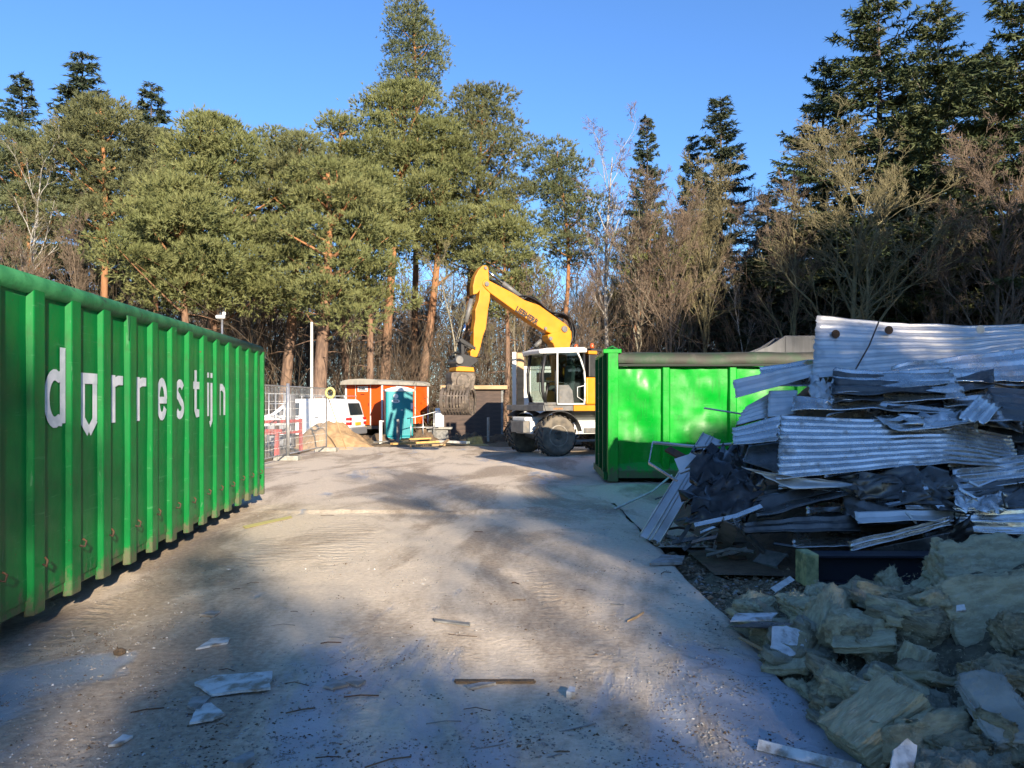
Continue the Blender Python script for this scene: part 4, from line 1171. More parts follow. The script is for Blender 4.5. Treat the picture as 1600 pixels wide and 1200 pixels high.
pillar(fr, cy0 + .05, .05); pillar(fr, cy1 - .045, .05)
rr_ = [(cx0 + .03, cz0 + .05), (cx0 + .03, cz1)]
pillar(rr_, cy0 + .05); pillar(rr_, cy1 - .05)
MB().bb(cx0, cx0 + .03, cy0 + .05, cy1 - .06, cz0 + .05, cz0 + .75).build("cab_back", MAT["black"], ex)
MB().bb(cx0 + .05, cx0 + .06, cy0 + .08, cy1 - .08, cz0 + .75, cz1 - .03).build("rear_window", MAT["tealglass"], ex)
MB().bb(cx0 + .05, cx1 - .12, cy0 + .015, cy0 + .025, cz0 + .08, cz1 - .04).build("side_window", MAT["clearglass"], ex)
wv = []
n = 8
for k in range(n + 1):
    t = k / n
    z = cz0 + .06 + (cz1 - cz0 - .1) * t
    x = np.interp(z, [p[1] for p in fr], [p[0] for p in fr])
    wv += [(x, cy0 + .06, z), (x, cy1 - .06, z)]
MB().add(wv, [(2 * k, 2 * k + 1, 2 * k + 3, 2 * k + 2) for k in range(n)]).build("windscreen", MAT["clearglass"], ex, smooth=True)
# white framed door
dr = MB()
dq = [Z6(p, cy1 + .03) for p in ((485, 165), (600, 168), (672, 180), (705, 250), (738, 360), (745, 470), (742, 620), (735, 668), (485, 668))]
for k in range(len(dq)):
    a, b = dq[k], dq[(k + 1) % len(dq)]
    dr.tube([(a[0], cy1 + .03, a[1]), (b[0], cy1 + .03, b[1])], .026, 8)
door = dr.build("cab_door", MAT["mwhite"], ex, smooth=True)
MB().add([(p[0], cy1 + .025, p[1]) for p in dq], [tuple(range(len(dq)))]).build("door_glass", MAT["tealglass"], door)
lw = [Z6(p, cy1 + .035) for p in ((500, 490), (590, 490), (625, 540), (640, 660), (500, 660))]
MB().prism(lw, cy1 + .03, cy1 + .045, 'y').build("door_lower_panel", MAT["mgrey"], door, bevel=.005)
hd = [Z6(p, cy1 + .06) for p in ((735, 495), (672, 510), (672, 600), (725, 635))]
MB().tube([(p[0], cy1 + .07, p[1]) for p in hd], .012, 6).build("door_handle", MAT["mwhite"], door, smooth=True)
MB().tube([(cx1 - .38, cy1 - .02, cz0 + .3), (cx1 - .38, cy1 + .02, cz0 + .34), (cx1 - .38, cy1 + .02, cz0 + .95), (cx1 - .38, cy1 - .02, cz0 + 1.0)], .014, 6).build("grab_rail", MAT["black"], ex, smooth=True)
mr = [(cx1 + .05, cy1, cz1 - .3), (cx1 + .18, cy1 + .15, cz1 - .5), (cx1 + .2, cy1 + .15, cz0 + .4), (cx1 - .02, cy1, cz0 + .1)]
MB().tube(mr, .01, 6).build("mirror_arm", MAT["black"], ex, smooth=True)
# seat and console
st = MB().bb(.58, 1.05, .5, .95, 1.86, 1.98).prism([(.55, 1.9), (.68, 1.9), (.60, 2.65), (.48, 2.6)], .5, .95, 'y').bb(.48, .6, .6, .85, 2.65, 2.85)
st.build("driver_seat", MAT["seat"], ex, bevel=.05, seg=3)
MB().bb(.65, 1.0, .55, .9, 1.55, 1.86).bb(.75, 1.2, .98, 1.08, 1.9, 2.05).bb(.75, 1.2, .36, .46, 1.9, 2.05).build("seat_console", MAT["black"], ex, bevel=.03)
MB().tube([(1.42, .74, 1.55), (1.3, .74, 2.12)], .04, 8).lathe([(.17, -.012), (.19, 0), (.17, .012), (.155, 0)], 20, 'z', (1.28, .74, 2.15)).build("steering_column", MAT["black"], ex, smooth=True)
# boom
def zpoly(pts, y): return [Z4(p, y) for p in pts]
YB = -.12
boom = zpoly([(342, 150), (360, 132), (385, 140), (560, 232), (650, 287), (760, 325), (900, 425), (958, 465), (992, 500), (985, 545), (930, 545), (845, 535), (800, 514), (700, 450), (590, 375), (400, 238), (360, 200), (340, 175)], YB)
bo = MB().prism(boom, YB - .17, YB + .17, 'y').build("boom", MAT["yellow"], ex, bevel=.018)
low = zpoly([(822, 548), (850, 535), (915, 520), (960, 490), (998, 520), (1000, 570), (985, 640), (1010, 900), (900, 900), (872, 640), (862, 612), (828, 585)], YB)
MB().prism(low, YB - .2, YB + .2, 'y').build("boom_foot", MAT["yellow"], ex, bevel=.018)
stick = zpoly([(340, 32), (365, 26), (385, 42), (388, 110), (392, 160), (400, 215), (396, 285), (384, 350), (380, 385), (366, 500), (345, 555), (322, 655), (300, 712), (252, 712), (250, 672), (275, 640), (276, 500), (288, 430), (288, 360), (312, 290), (322, 215), (300, 240), (272, 245), (270, 185), (285, 115), (310, 65)], YB)
sk = MB().prism(stick, YB - .135, YB + .135, 'y').build("stick", MAT["yellow"], ex, bevel=.015)
def pin(p, r, hw, par):
    q = Z4(p, YB); MB().lathe([(r * .9, -hw - .03), (r, -hw - .02), (r, hw + .02), (r * .9, hw + .03)], 16, 'y', (q[0], YB, q[1])).build("pivot_pin", MAT["mgrey"], par)
pin((368, 168), .07, .18, bo); pin((945, 505), .1, .21, bo); pin((362, 48), .05, .14, sk); pin((840, 575), .06, .21, bo); pin((805, 500), .05, .19, bo)
def rod(a, b, r0, r1, f, name="hydraulic_cylinder", ys=(YB,)):
    A, Bq = Z4(a, YB), Z4(b, YB)
    for yy in ys:
        pa, pb = Vector((A[0], yy, A[1])), Vector((Bq[0], yy, Bq[1])); m = pa.lerp(pb, f)
        o = MB().tube([pa, m], r0, 12).build(name, MAT["mgrey"] if r0 > .06 else MAT["black"], ex, smooth=True)
        MB().tube([m, pb], r1, 10).build("piston_rod", MAT["chrome"], o, smooth=True)
rod((655, 270), (382, 58), .075, .045, .55)
rod((272, 275), (205, 560), .065, .04, .62)
rod((840, 575), (700, 700), .07, .04, .4, ys=(YB - .32,))
# hoses over the boom back
def hoses(pts, n, name="hose", r=.021, sp=.075):
    for k in range(n):
        pp = []
        for j, p in enumerate(pts):
            q = Z4((p[0] + 3 * math.sin(k * 2.1 + j), p[1] - 5 * k * (.4 + .6 * math.sin(j * 1.1) ** 2)), YB)
            pp.append(Vector((q[0], YB - sp * (n - 1) / 2 + sp * k, q[1])))
        # smooth path
        P2 = []
        for j in range(len(pp) - 1):
            a, b = pp[max(j - 1, 0)], pp[min(j + 2, len(pp) - 1)]
            for t in (0, .33, .66):
                h = pp[j] * (2 * t ** 3 - 3 * t * t + 1) + pp[j + 1] * (3 * t * t - 2 * t ** 3) + (pp[j + 1] - a) * .5 * (t ** 3 - 2 * t * t + t) + (b - pp[j]) * .5 * (t ** 3 - t * t)
                P2.append(h)
        P2.append(pp[-1])
        MB().tube(P2, r, 6).build(name, MAT["hose"], ex, smooth=True)
hoses([(360, 140), (420, 150), (520, 215), (600, 262), (670, 268), (760, 305), (850, 378), (930, 400), (1000, 430), (1040, 520), (1030, 620)], 4)
hoses([(650, 290), (700, 262), (760, 290), (800, 345)], 3)
hoses([(880, 400), (960, 395), (1010, 460), (1020, 560), (990, 640)], 3)
hoses([(300, 620), (340, 610), (362, 650), (350, 705), (300, 715)], 2, r=.012)
hoses([(255, 560), (270, 525), (285, 560), (280, 640)], 2, r=.012)
# lettering
A = Vector((*Z4((598, 362), YB + .18),)); Bq = Vector((*Z4((762, 472), YB + .18),))
A3, B3 = Vector((A[0], YB + .178, A[1])), Vector((Bq[0], YB + .178, Bq[1]))
xd = (B3 - A3); wl = xd.length; xd.normalize()
yd = Vector((0, 1, 0)).cross(xd)
if yd.z < 0: yd = -yd
tm = text_mesh("lettering", "LIEBHERR", .24, MAT["blackprint"], bo, frame_matrix(A3, xd, yd), offset=.012, thick=.001)
bbw = max((Matrix(frame_matrix(A3, xd, yd)).inverted() @ v.co).x for v in tm.data.vertices)
mm = frame_matrix(A3, xd, yd); tm.data.transform(mm @ Matrix.Diagonal((wl / bbw, 1, 1, 1)) @ mm.inverted())
tb = text_mesh("model_lettering", "LIEBHERR", .075, MAT["yellow"], ex, frame_matrix((1.42, 1.257, 1.345), (-1, 0, 0), (0, 0, 1)), thick=.001)
# linkage, coupler and sorting grab
YG = YB
def blk(pts, y0, y1, name, mat, par=ex, bev=.012): return MB().prism(zpoly(pts, YG), YG + y0, YG + y1, 'y').build(name, MAT[mat], par, bevel=bev)
for yy in (-.16, .12):
    blk([(165, 580), (185, 570), (290, 640), (285, 660), (180, 605)], yy, yy + .04, "linkage_arm", "black")
blk([(185, 600), (208, 600), (215, 770), (190, 770)], -.1, .1, "linkage_arm", "black")
blk([(125, 700), (200, 690), (285, 715), (300, 745), (240, 790), (140, 790)], -.22, .22, "tilt_coupler", "black")
MB().lathe([(.11, -.3), (.12, -.28), (.12, .28), (.11, .3)], 16, 'y', (Z4((155, 735), YG)[0], YG, Z4((155, 735), YG)[1])).build("tilt_cylinder", MAT["mgrey"], ex)
hoses([(150, 760), (120, 720), (140, 680), (200, 690), (230, 640)], 3, r=.013)
hoses([(230, 760), (255, 715), (215, 650), (190, 600), (210, 540)], 2, r=.013)
blk([(132, 790), (160, 782), (262, 790), (268, 822), (130, 818)], -.27, .27, "coupler_plate", "yellow")
gq = Z4((185, 980), YG)
gr = blk([(100, 830), (130, 822), (265, 826), (282, 860), (275, 900), (262, 960), (170, 965), (92, 960), (105, 900), (96, 865)], -.25, .25, "sorting_grab", "grab", bev=.03)
MB().lathe([(.2, -.31), (.22, -.29), (.22, .29), (.2, .31)], 20, 'y', (Z4((185, 895), YG)[0], YG, Z4((185, 895), YG)[1])).build("grab_knuckle", MAT["grab"], gr)
def shell(loc, rotz, R, a0, a1, half):
    """curved perforated shell: ribs along the arc and cross bars leave slots; hinge axis along local y"""
    mb = MB(); nseg = 12; rows = 8; t = .035
    ys = np.linspace(-half, half, rows + 1)
    def pt(a, r): return (r * math.cos(a), r * math.sin(a))
    for k in range(nseg):
        b0 = math.radians(a0 + (a1 - a0) * k / nseg); b1 = math.radians(a0 + (a1 - a0) * (k + 1) / nseg)
        quad = [pt(b0, R), pt(b1, R), pt(b1, R - t), pt(b0, R - t)]
        for j, y in enumerate(ys):
            w = .07 if j in (0, rows) else .05
            mb.prism(quad, y - w / 2, y + w / 2, 'y')
        if k in (0, 4, 8, nseg - 1):
            bb1 = b0 + (b1 - b0) * (.4 if k not in (0, nseg - 1) else 1)
            quad = [pt(b0, R - .002), pt(bb1, R - .002), pt(bb1, R - t + .002), pt(b0, R - t + .002)]
            mb.prism(quad, -half, half, 'y')
        for s in (-1, 1):
            quad = [pt(b0, R * 1.02), pt(b1, R * 1.02), pt(b1, R * .74), pt(b0, R * .74)]
            mb.prism(quad, s * half + s * .036, s * half + s * .06, 'y')
    o = mb.build("grab_shell", MAT["grab"], gr)
    o.location = loc; o.rotation_euler = (0, 0, rotz)
    return o
gc = Z4((172, 1045), YG); GA = math.radians(52)
ux = Vector((math.cos(GA), math.sin(GA), 0))
for sgn, a0, a1 in ((1, -92, 75), (-1, 105, 272)):
    p = Vector((gc[0], YG, gc[1] + .02)) + ux * (.07 * sgn)
    shell(p, GA, .40, a0, a1, .36)
for sgn in (-1, 1):
    p = Vector((gc[0], YG, gc[1] + .40)) + ux * (.2 * sgn)
    MB().box((0, 0, 0), (.26, .5, .22)).build("shell_hinge", MAT["grab"], gr, bevel=.03).location = p
    gr.children[-1].rotation_euler = (0, .25 * sgn, GA)
# ------------------------------------------------------------------ orange site trailer
tc0 = Vector((xu(597, 34.0), 34.0)); td = Vector((.42, .908)).normalized()
tr = thing("site_trailer", "orange site hut trailer with curved grey roof behind the teal toilet cabin", "trailer", (tc0.x, tc0.y, 0), rot_of(td))
# local x along the long side (away), y to the left = along the end face
TL, TW, z0, z1 = 3.9, 1.95, .5, 2.33
MB().bb(.02, TL - .02, .02, TW - .02, z0, z1).build("body", MAT["orange"], tr, bevel=.015)
nr = 14
arcp = [(-.09, z1 - .02)] + [(TW / 2 - (TW / 2 + .06) * math.cos(PI * k / nr), z1 + .0 + .19 * math.sin(PI * k / nr) ** .7) for k in range(nr + 1)] + [(TW + .09, z1 - .02)]
arcp = [(y, z + (.05 if 0 < i < len(arcp) - 1 else 0)) for i, (y, z) in enumerate(arcp)]
MB().prism(arcp, -.35, TL + .12, 'x').build("roof", MAT["greyroof"], tr, bevel=.01)
for (x, y) in ((0, 0), (0, TW), (TL, 0), (TL, TW)):
    MB().bb(x - .03, x + .03, y - .03, y + .03, z0 - .01, z1 + .02).build("corner_trim", MAT["plastwhite"], tr)
for y in (.62, 1.42):
    MB().bb(-.005, .015, y - .022, y + .022, z0, z1).build("door_frame", MAT["plastwhite"], tr)
MB().bb(-.012, .018, .645, 1.40, z0 + .02, z1 - .04).build("door", MAT["orange"], tr)
MB().bb(-.03, -.014, .70, .72, 1.35, 1.5).build("door_handle", MAT["black"], tr)
for x in (1.2, 2.75): MB().bb(x - .02, x + .02, -.006, .018, z0, z1).build("side_trim", MAT["plastwhite"], tr)
MB().bb(0, TL, -.007, .017, z1 - .05, z1).build("top_trim", MAT["plastwhite"], tr)
sg = MB().bb(-.022, -.014, .74, 1.30, 2.0, 2.25).build("sign_board", MAT["plastwhite"], tr)
text_mesh("sign_lettering", "Boels", .16, MAT["blackprint"], sg, frame_matrix((-.024, 1.24, 2.09), (0, -1, 0), (0, 0, 1)), offset=.006, thick=.001)
MB().bb(-.026, -.023, .78, 1.26, 2.03, 2.06).build("sign_stripe", MAT["redprint"], sg)
MB().bb(-.02, -.014, .92, 1.15, 1.86, 1.89).build("small_notice", MAT["blackprint"], tr)
MB().bb(.1, TL - .1, .1, TW - .1, .36, .495).build("under_frame", MAT["black"], tr)
MB().bb(-.05, .0, .05, TW - .05, .34, .48).build("rear_bumper", MAT["mgrey"], tr)
for y in (.12, TW - .12): MB().lathe([(.18, -.09), (.3, -.09), (.32, 0), (.3, .09), (.18, .09)], 20, 'y', (TL * .55, y, .22)).build("wheel", MAT["black"], tr)
MB().bb(-.052, -.05, .8, 1.3, .37, .47).build("number_plate", MAT["plate"], tr)
# ------------------------------------------------------------------ teal toilet cabin
tp_ = G(619, 687)
to = thing("portable_toilet", "teal portable toilet cabin with white roof in front of the orange trailer", "toilet cabin", (tp_.x, tp_.y + .6, 0), math.radians(14))
tw = 1.12
MB().bb(-tw / 2, tw / 2, -tw / 2, tw / 2, .1, 2.02).build("body", MAT["teal"], to, bevel=.07, seg=3)
for k in range(5):
    x = .16 + k * .085
    MB().bb(x, x + .03, -tw / 2 - .012, -tw / 2 + .01, .25, 1.92).build("wall_rib", MAT["teal"], to, bevel=.006)
MB().bb(-tw / 2 + .09, .1, -tw / 2 - .02, -tw / 2 + .012, .2, 1.94).build("door", MAT["teal"], to, bevel=.01)
rf = [(-tw / 2 - .04, 1.98), (-tw / 2 - .02, 2.06), (-.3, 2.15), (0, 2.19), (.3, 2.15), (tw / 2 + .02, 2.06), (tw / 2 + .04, 1.98)]
MB().prism(rf, -tw / 2 - .04, tw / 2 + .04, 'y').build("roof", MAT["plastwhite"], to, bevel=.02)
MB().bb(-tw / 2 - .03, tw / 2 + .03, -tw / 2 - .03, tw / 2 + .03, .0, .12).build("base", MAT["teal"], to, bevel=.02)
MB().lathe([(.1, -tw / 2 - .028), (.1, -tw / 2 - .02)], 20, 'y', (-.16, 0, 1.78)).build("round_emblem", MAT["plastwhite"], to)
ov = [(-.16 + .17 * math.cos(a), 1.58 + .075 * math.sin(a)) for a in np.linspace(0, 2 * PI, 25)[:-1]]
so = MB().prism(ov, -tw / 2 - .03, -tw / 2 - .021, 'y').build("sign_plate", MAT["plastwhite"], to)
text_mesh("sign_lettering", "TOI", .11, MAT["blackprint"], so, frame_matrix((-.255, -tw / 2 - .032, 1.545), (1, 0, 0), (0, 0, 1)), offset=.004, thick=.001)
MB().bb(.05, .13, -tw / 2 - .03, -tw / 2 - .02, 1.2, 1.23).build("door_latch", MAT["plastwhite"], to)
MB().bb(tw / 2 - .11, tw / 2 - .02, -tw / 2 - .013, -tw / 2 + .0, 1.25, 1.5).build("notice", MAT["plastwhite"], to)
# ------------------------------------------------------------------ white van
vF = Vector((-.985, .17)).normalized()
vp = W(545, 626, 30.3)
vL = Vector((-vF.y, vF.x))           # vehicle's left, towards the camera
vo = Vector((vp.x, vp.y)) - vL * .88
va = thing("parked_van", "white panel van with roof rack parked behind the sand heap", "van", (vo.x, vo.y, -.05), rot_of(vF))
prof = [(0.0, .35), (-.04, .6), (0.02, 1.0), (.16, 1.60), (.30, 1.70), (.9, 1.74), (2.4, 1.72), (2.62, 1.66), (3.32, 1.12), (4.1, .98), (4.28, .82), (4.32, .4), (4.2, .28), (.1, .28)]
mb = MB(); n = len(prof)
def hw(z): return .88 if z < 1.0 else .88 - (z - 1.0) * .14
rings = []
for s in (-1, 1):
    for f in (1.0,):
        rings.append([(x, s * hw(z), z) for x, z in prof])
mb.add(rings[0] + rings[1], [tuple(range(n))[::-1], tuple(range(n, 2 * n))] + [(i, (i + 1) % n, n + (i + 1) % n, n + i) for i in range(n)])
vb = mb.build("body", MAT["vanwhite"], va, bevel=.06, seg=3)
def side_plate(pts, name, mat, off, par, s=1):
    MB().add([(x, s * (hw(z) + off), z) for x, z in pts], [tuple(range(len(pts)))]).build(name, mat, par)
side_plate([(2.1, 1.06), (2.1, 1.56), (2.5, 1.56), (3.12, 1.08)], "side_window", MAT["vanglass"], .006, va)
MB().add([(2.72, -.70, 1.60), (2.72, .70, 1.60), (3.30, .76, 1.16), (3.30, -.76, 1.16)], [(0, 1, 2, 3)]).build("windscreen", MAT["vanglass"], va)
MB().add([(.008, -.68, 1.08), (.008, .68, 1.08), (.145, .62, 1.55), (.145, -.62, 1.55)], [(0, 1, 2, 3)]).build("rear_window", MAT["vanglass"], va)
va.children[-1].location.x = -.012
for x in (2.02, 1.15): MB().bb(x - .006, x + .006, .878, .886, .42, 1.0).build("door_seam", MAT["bumper"], va)
MB().bb(1.25, 1.42, .885, .905, .98, 1.01).bb(2.12, 2.28, .885, .905, .98, 1.01).build("door_handle", MAT["bumper"], va)
MB().bb(-.12, .12, -.86, .9, .28, .58).build("rear_bumper", MAT["bumper"], va, bevel=.05)
for s in (-1, 1):
    MB().bb(-.05, .12, s * .78 - .115, s * .78 + .115, .68, .98).build("tail_light", MAT["redlens"], va, bevel=.02)
    MB().bb(-.055, .115, s * .78 - .117, s * .78 + .117, .80, .86).build("tail_light_band", MAT["plastwhite"], va)
    MB().bb(4.1, 4.3, s * .68 - .16, s * .68 + .16, .7, .88).build("headlight", MAT["plastwhite"], va, bevel=.03)
MB().bb(-.06, -.03, -.28, .28, .66, .78).build("number_plate", MAT["plate"], va)
for x in (.85, 3.45):
    for s in (-1, 1):
        w_ = MB().lathe([(.18, -.1), (.29, -.1), (.32, -.06), (.32, .06), (.29, .1), (.18, .1)], 24, 'y', (x, s * .80, .32)).build("wheel", MAT["black"], va)
        MB().lathe([(.19, s * .06), (.18, s * .11), (.05, s * .12)], 18, 'y', (x, s * .80, .32)).build("rim", MAT["rim"], w_)
rk = MB()
for s in (-.6, .6): rk.tube([(.25, s, 1.84), (2.2, s, 1.84)], .018, 6)
for x in (.3, 1.2, 2.1): rk.tube([(x, -.62, 1.71), (x, -.62, 1.84), (x, .62, 1.84), (x, .62, 1.71)], .018, 6)
rk.build("roof_rack", MAT["galv"], va)
MB().tube([(2.75, .9, 1.12), (2.8, 1.0, 1.15)], .02, 6).bb(2.72, 2.82, .95, 1.1, 1.08, 1.24).build("wing_mirror", MAT["bumper"], va)
# ------------------------------------------------------------------ sand heap
def heap(name, cx, cy, rx, ry, h, seed, mat, label, cat_, n=44, power=1.25, kind=None, rough=.1, z0=-.12, group=None):
    xs = np.linspace(-1.15, 1.15, n)
    X, Y = np.meshgrid(xs, xs); P = np.stack([X.ravel() * rx, Y.ravel() * ry, X.ravel() * 0], 1)
    r = np.sqrt(X.ravel() ** 2 + Y.ravel() ** 2) * (1 + .16 * vnoise(P * [2.2 / rx, 2.2 / ry, 1] + seed, seed))
    hh = np.clip(1 - r, 0, 1) ** power
    P[:, 2] = z0 + (hh * (h - z0)) * (1 + rough * 1.2 * fbm(P * 3.2 / max(rx, .4), seed + 3, 3)) + (hh > 0) * rough * .3 * fbm(P * 8, seed + 5, 3) * min(h, .5)
    i = (np.arange(n - 1)[:, None] * n + np.arange(n - 1)[None]).ravel()
    F = np.stack([i, i + 1, i + n + 1, i + n], 1)
    F = F[(hh[F] > 0).any(1)]
    o = np_obj(name, P, F, mat, smooth=True); o.location = (cx, cy, 0)
    return tag(o, label, cat_, group, kind)
sp = W(512, 626, 27.4)
heap("sand_heap", sp.x + .05, 27.6, 1.75, 1.5, 1.02, 3, MAT["sand"], "ochre sand heap behind the mesh fence, in front of the van", "sand heap", power=1.0, rough=.16)
# ------------------------------------------------------------------ mesh fence
def fence_panel(p0, p1, label):
    p0, p1 = Vector((*p0, 0)), Vector((*p1, 0))
    d = p1 - p0; L = d.length
    f = thing("mesh_fence", label, "fence", p0, rot_of(d), "mesh site fence panels")
    H = 1.98
    MB().tube([(.03, 0, .12), (.03, 0, H), (L - .03, 0, H), (L - .03, 0, .12)], .021, 8).build("frame", MAT["galv"], f, smooth=True)
    MB().tube([(.03, 0, .17), (L - .03, 0, .17)], .018, 6).build("bottom_tube", MAT["galv"], f, smooth=True)
    m = MB()
    nv = int(L / .105)
    for k in range(1, nv): m.tube([(L * k / nv, 0, .17), (L * k / nv, 0, H)], .0045, 3, cap=False)
    for k in range(1, 9): m.tube([(.03, .004, .17 + (H - .17) * k / 9), (L - .03, .004, .17 + (H - .17) * k / 9)], .005, 3, cap=False)
    m.build("wire_mesh", MAT["galv"], f)
    for x in (.03, L - .03):
        MB().prism([(x - .13, 0), (x + .13, 0), (x + .11, .13), (x - .11, .13)], -.33, .33, 'y').build("foot_block", MAT["bollard"], f, bevel=.015)
    return f
q0, q1, q2 = (-6.02, 20.6), (-5.83, 24.2), (-6.1, 17.0)
fence_panel(q0, q1, "mesh fence panel in front of the sand heap and van")
fence_panel(q2, q0, "mesh fence panel emerging from behind the long green container")
pp = MB().tube([(q0[0] + .03, q0[1] - .03, 0), (q0[0] + .03, q0[1] - .03, 2.06)], .045, 10).build("fence_post", MAT["galv"], smooth=True, recentre=True)
tag(pp, "stout galvanised post joining the two mesh fence panels", "post")
MB().bb(-.18, .18, -.14, .14, -.0, .1).build("foot_block", MAT["bollard"], pp, bevel=.02)
tp2 = W(513.5, 613, 24.15)
ring = MB(); 
ring.tube([(tp2.x + .06 + .13 * math.cos(a), tp2.y - .05, 1.84 + .15 * math.sin(a)) for a in np.linspace(0, 2 * PI, 18)], .04, 8)
tag(ring.build("warning_tape_roll", MAT["yellowtape"], smooth=True, recentre=True), "pale yellow tape roll hanging on the end of the mesh fence", "tape roll")
# rake leaning on the heap
rp0 = W(513, 622, 25.0); rp1 = W(541, 702, 25.3)
rk = thing("rake", "long-handled wooden rake leaning against the fence end by the sand", "rake", (rp1.x, rp1.y, 0))
v0 = rp0 - Vector((rp1.x, rp1.y, 0)); v1 = rp1 - Vector((rp1.x, rp1.y, 0))
MB().tube([v0, v1], .018, 6).build("handle", MAT["wood"], rk, smooth=True)
MB().box(v1, (.45, .04, .05)).build("rake_head", MAT["wood"], rk)
# red barriers and the steel cage behind the fence
def barrier(name, pA, pB, zt_, zm, label, legs=2):
    pA, pB = Vector((*pA, 0)), Vector((*pB, 0)); d = pB - pA; L = d.length
    b = thing(name, label, "barrier", pA, rot_of(d))
    MB().bb(0, L, -.03, .03, zt_ - .1, zt_).build("top_rail", MAT["redpaint"], b, bevel=.01)
    MB().bb(0, L, -.025, .025, zm - .09, zm).build("middle_rail", MAT["redpaint"], b, bevel=.01)
    for x in (.05, L - .05): MB().bb(x - .04, x + .04, -.045, .045, 0, zt_ + .02).build("leg", MAT["redpaint"], b, bevel=.01)
    return b
barrier("barrier", (xu(408, 22.6), 22.6), (xu(472, 24.0), 24.0), 1.02, .68, "red steel barrier frame behind the mesh fence")
bt = thing("trestle_post", "bright red post with a T-shaped head near the container's far end", "trestle", (xu(433, 21.6), 21.6, 0))
MB().prism([(-.075, 0), (.075, 0), (.05, .70), (-.05, .70)], -.05, .05, 'y').build("post", MAT["redpaint"], bt, bevel=.01)
MB().bb(-.34, .22, -.035, .035, .70, .8).build("crosspiece", MAT["redpaint"], bt, bevel=.01)
MB().bb(-.05, .05, -.05, .05, .8, .9).build("cap", MAT["rust"], bt, bevel=.01)
cg = thing("steel_cage", "grey steel rack with upright tubes behind the mesh fence", "steel rack", (xu(420, 25.0), 25.0, 0))
for x in (0, .22, .5, .62): MB().tube([(x, 0, 0), (x, 0, 1.85)], .022, 6).build("upright", MAT["galv"], cg, smooth=True)
for z in (.5, 1.1, 1.5, 1.82): MB().tube([(0, .01, z), (.62, .01, z)], .02, 6).build("crossbar", MAT["galv"], cg, smooth=True)
MB().bb(.5, .72, .05, .55, .05, 1.8).build("side_sheet", MAT["cagegrey"], cg, bevel=.01)
MB().bb(-.1, .5, .1, .5, .1, .8).build("bin", MAT["cagegrey"], cg, bevel=.04)
MB().lathe([(.2, .8), (.22, .95), (.12, 1.1), (.03, 1.14)], 16, 'z', (.15, .3, 0)).build("white_sack", MAT["plastwhite"], cg, smooth=True)
# poles
lp = thing("lamp_post", "slim cream pole standing in front of the thickest pine trunk", "pole", (xu(487, 29.5), 29.5, 0))
MB().tube([(0, 0, 0), (0, 0, 1.2), (0, 0, 4.55)], [.075, .06, .05], 10).build("shaft", MAT["polepaint"], lp, smooth=True)
MB().lathe([(.055, 4.55), (.06, 4.58), (.02, 4.62)], 10).build("cap", MAT["polepaint"], lp, smooth=True)
cc = W(347, 497, 15.5)
ct = thing("security_camera", "white security camera on a thin mast behind the long green container", "camera", (cc.x, cc.y, 0))
MB().tube([(0, 0, 0), (0, 0, cc.z)], .02, 8).build("mast", MAT["galv"], ct, smooth=True)
MB().lathe([(.035, -.09), (.04, -.07), (.04, .07), (.03, .09)], 14, 'x', (-.02, -.03, cc.z + .02)).build("housing", MAT["plastwhite"], ct, smooth=True)
MB().lathe([(.02, .0), (.035, .02), (.035, .06), (.02, .075)], 12, 'z', (.04, 0, cc.z + .05)).build("dome", MAT["plastwhite"], ct, smooth=True)
# shed
sx0, sx1 = xu(694, 34), xu(783, 34)
sh = thing("timber_shed", "dark brown plank shed with pale flat roof edge behind the grab", "shed", (sx0, 34, 0))
sw = sx1 - sx0
MB().bb(.02, sw - .02, .04, 2.2, -.1, 2.1).build("core_wall", MAT["shedwood"], sh)
for k in range(11):
    pk = MB().prism([(0, .0), (.035, .0), (.02, .205), (0, .205)], 0, sw, 'x')
    o = pk.build("plank", MAT["shedwood"], sh); o.location = (0, .0 + .003 * (k % 3), -.1 + k * .2)
MB().bb(sw - .005, sw + .09, -.02, .1, -.1, 2.1).build("corner_board", MAT["greywood"], sh, bevel=.01)
MB().bb(-.15, sw + .28, -.2, 2.4, 2.1, 2.27).build("roof", MAT["wood"], sh, bevel=.015)
# white cabin behind the excavator and the boards standing beside it
wc = thing("site_cabin", "white box-shaped site cabin half hidden behind the excavator", "cabin", (xu(815, 28), 28, 0))
ww = xu(948, 28) - xu(815, 28)
MB().bb(0, ww, 0, 2.4, .25, 2.72).build("body", MAT["mwhite"], wc, bevel=.03)
MB().bb(-.04, ww + .04, -.05, 2.45, 2.725, 2.85).build("roof", MAT["mwhite"], wc, bevel=.03)
MB().bb(.55, 1.5, -.015, .01, 2.72 - .45, 2.62).build("window", MAT["vanglass"], wc)
MB().bb(2.2, 2.9, -.015, .01, 2.72 - .5, 2.62).build("window", MAT["vanglass"], wc)
MB().bb(.1, ww - .1, .1, 2.3, .0, .25).build("base_frame", MAT["mgrey"], wc)
a = W(808, 551, 26.8)
tb_ = MB().bb(a.x - .0, a.x + .24, 26.8, 26.9, -.1, a.z).build("timber_board", MAT["wood"], bevel=.01, recentre=True)
tag(tb_, "tall tan timber board standing on end left of the white cabin", "board")
wb = MB().bb(a.x - .17, a.x - .03, 26.75, 26.83, -.1, a.z + .02).build("white_board_post", MAT["polepaint"], bevel=.01, recentre=True)
tag(wb, "tall cream board standing on end beside the tan timber board", "board")
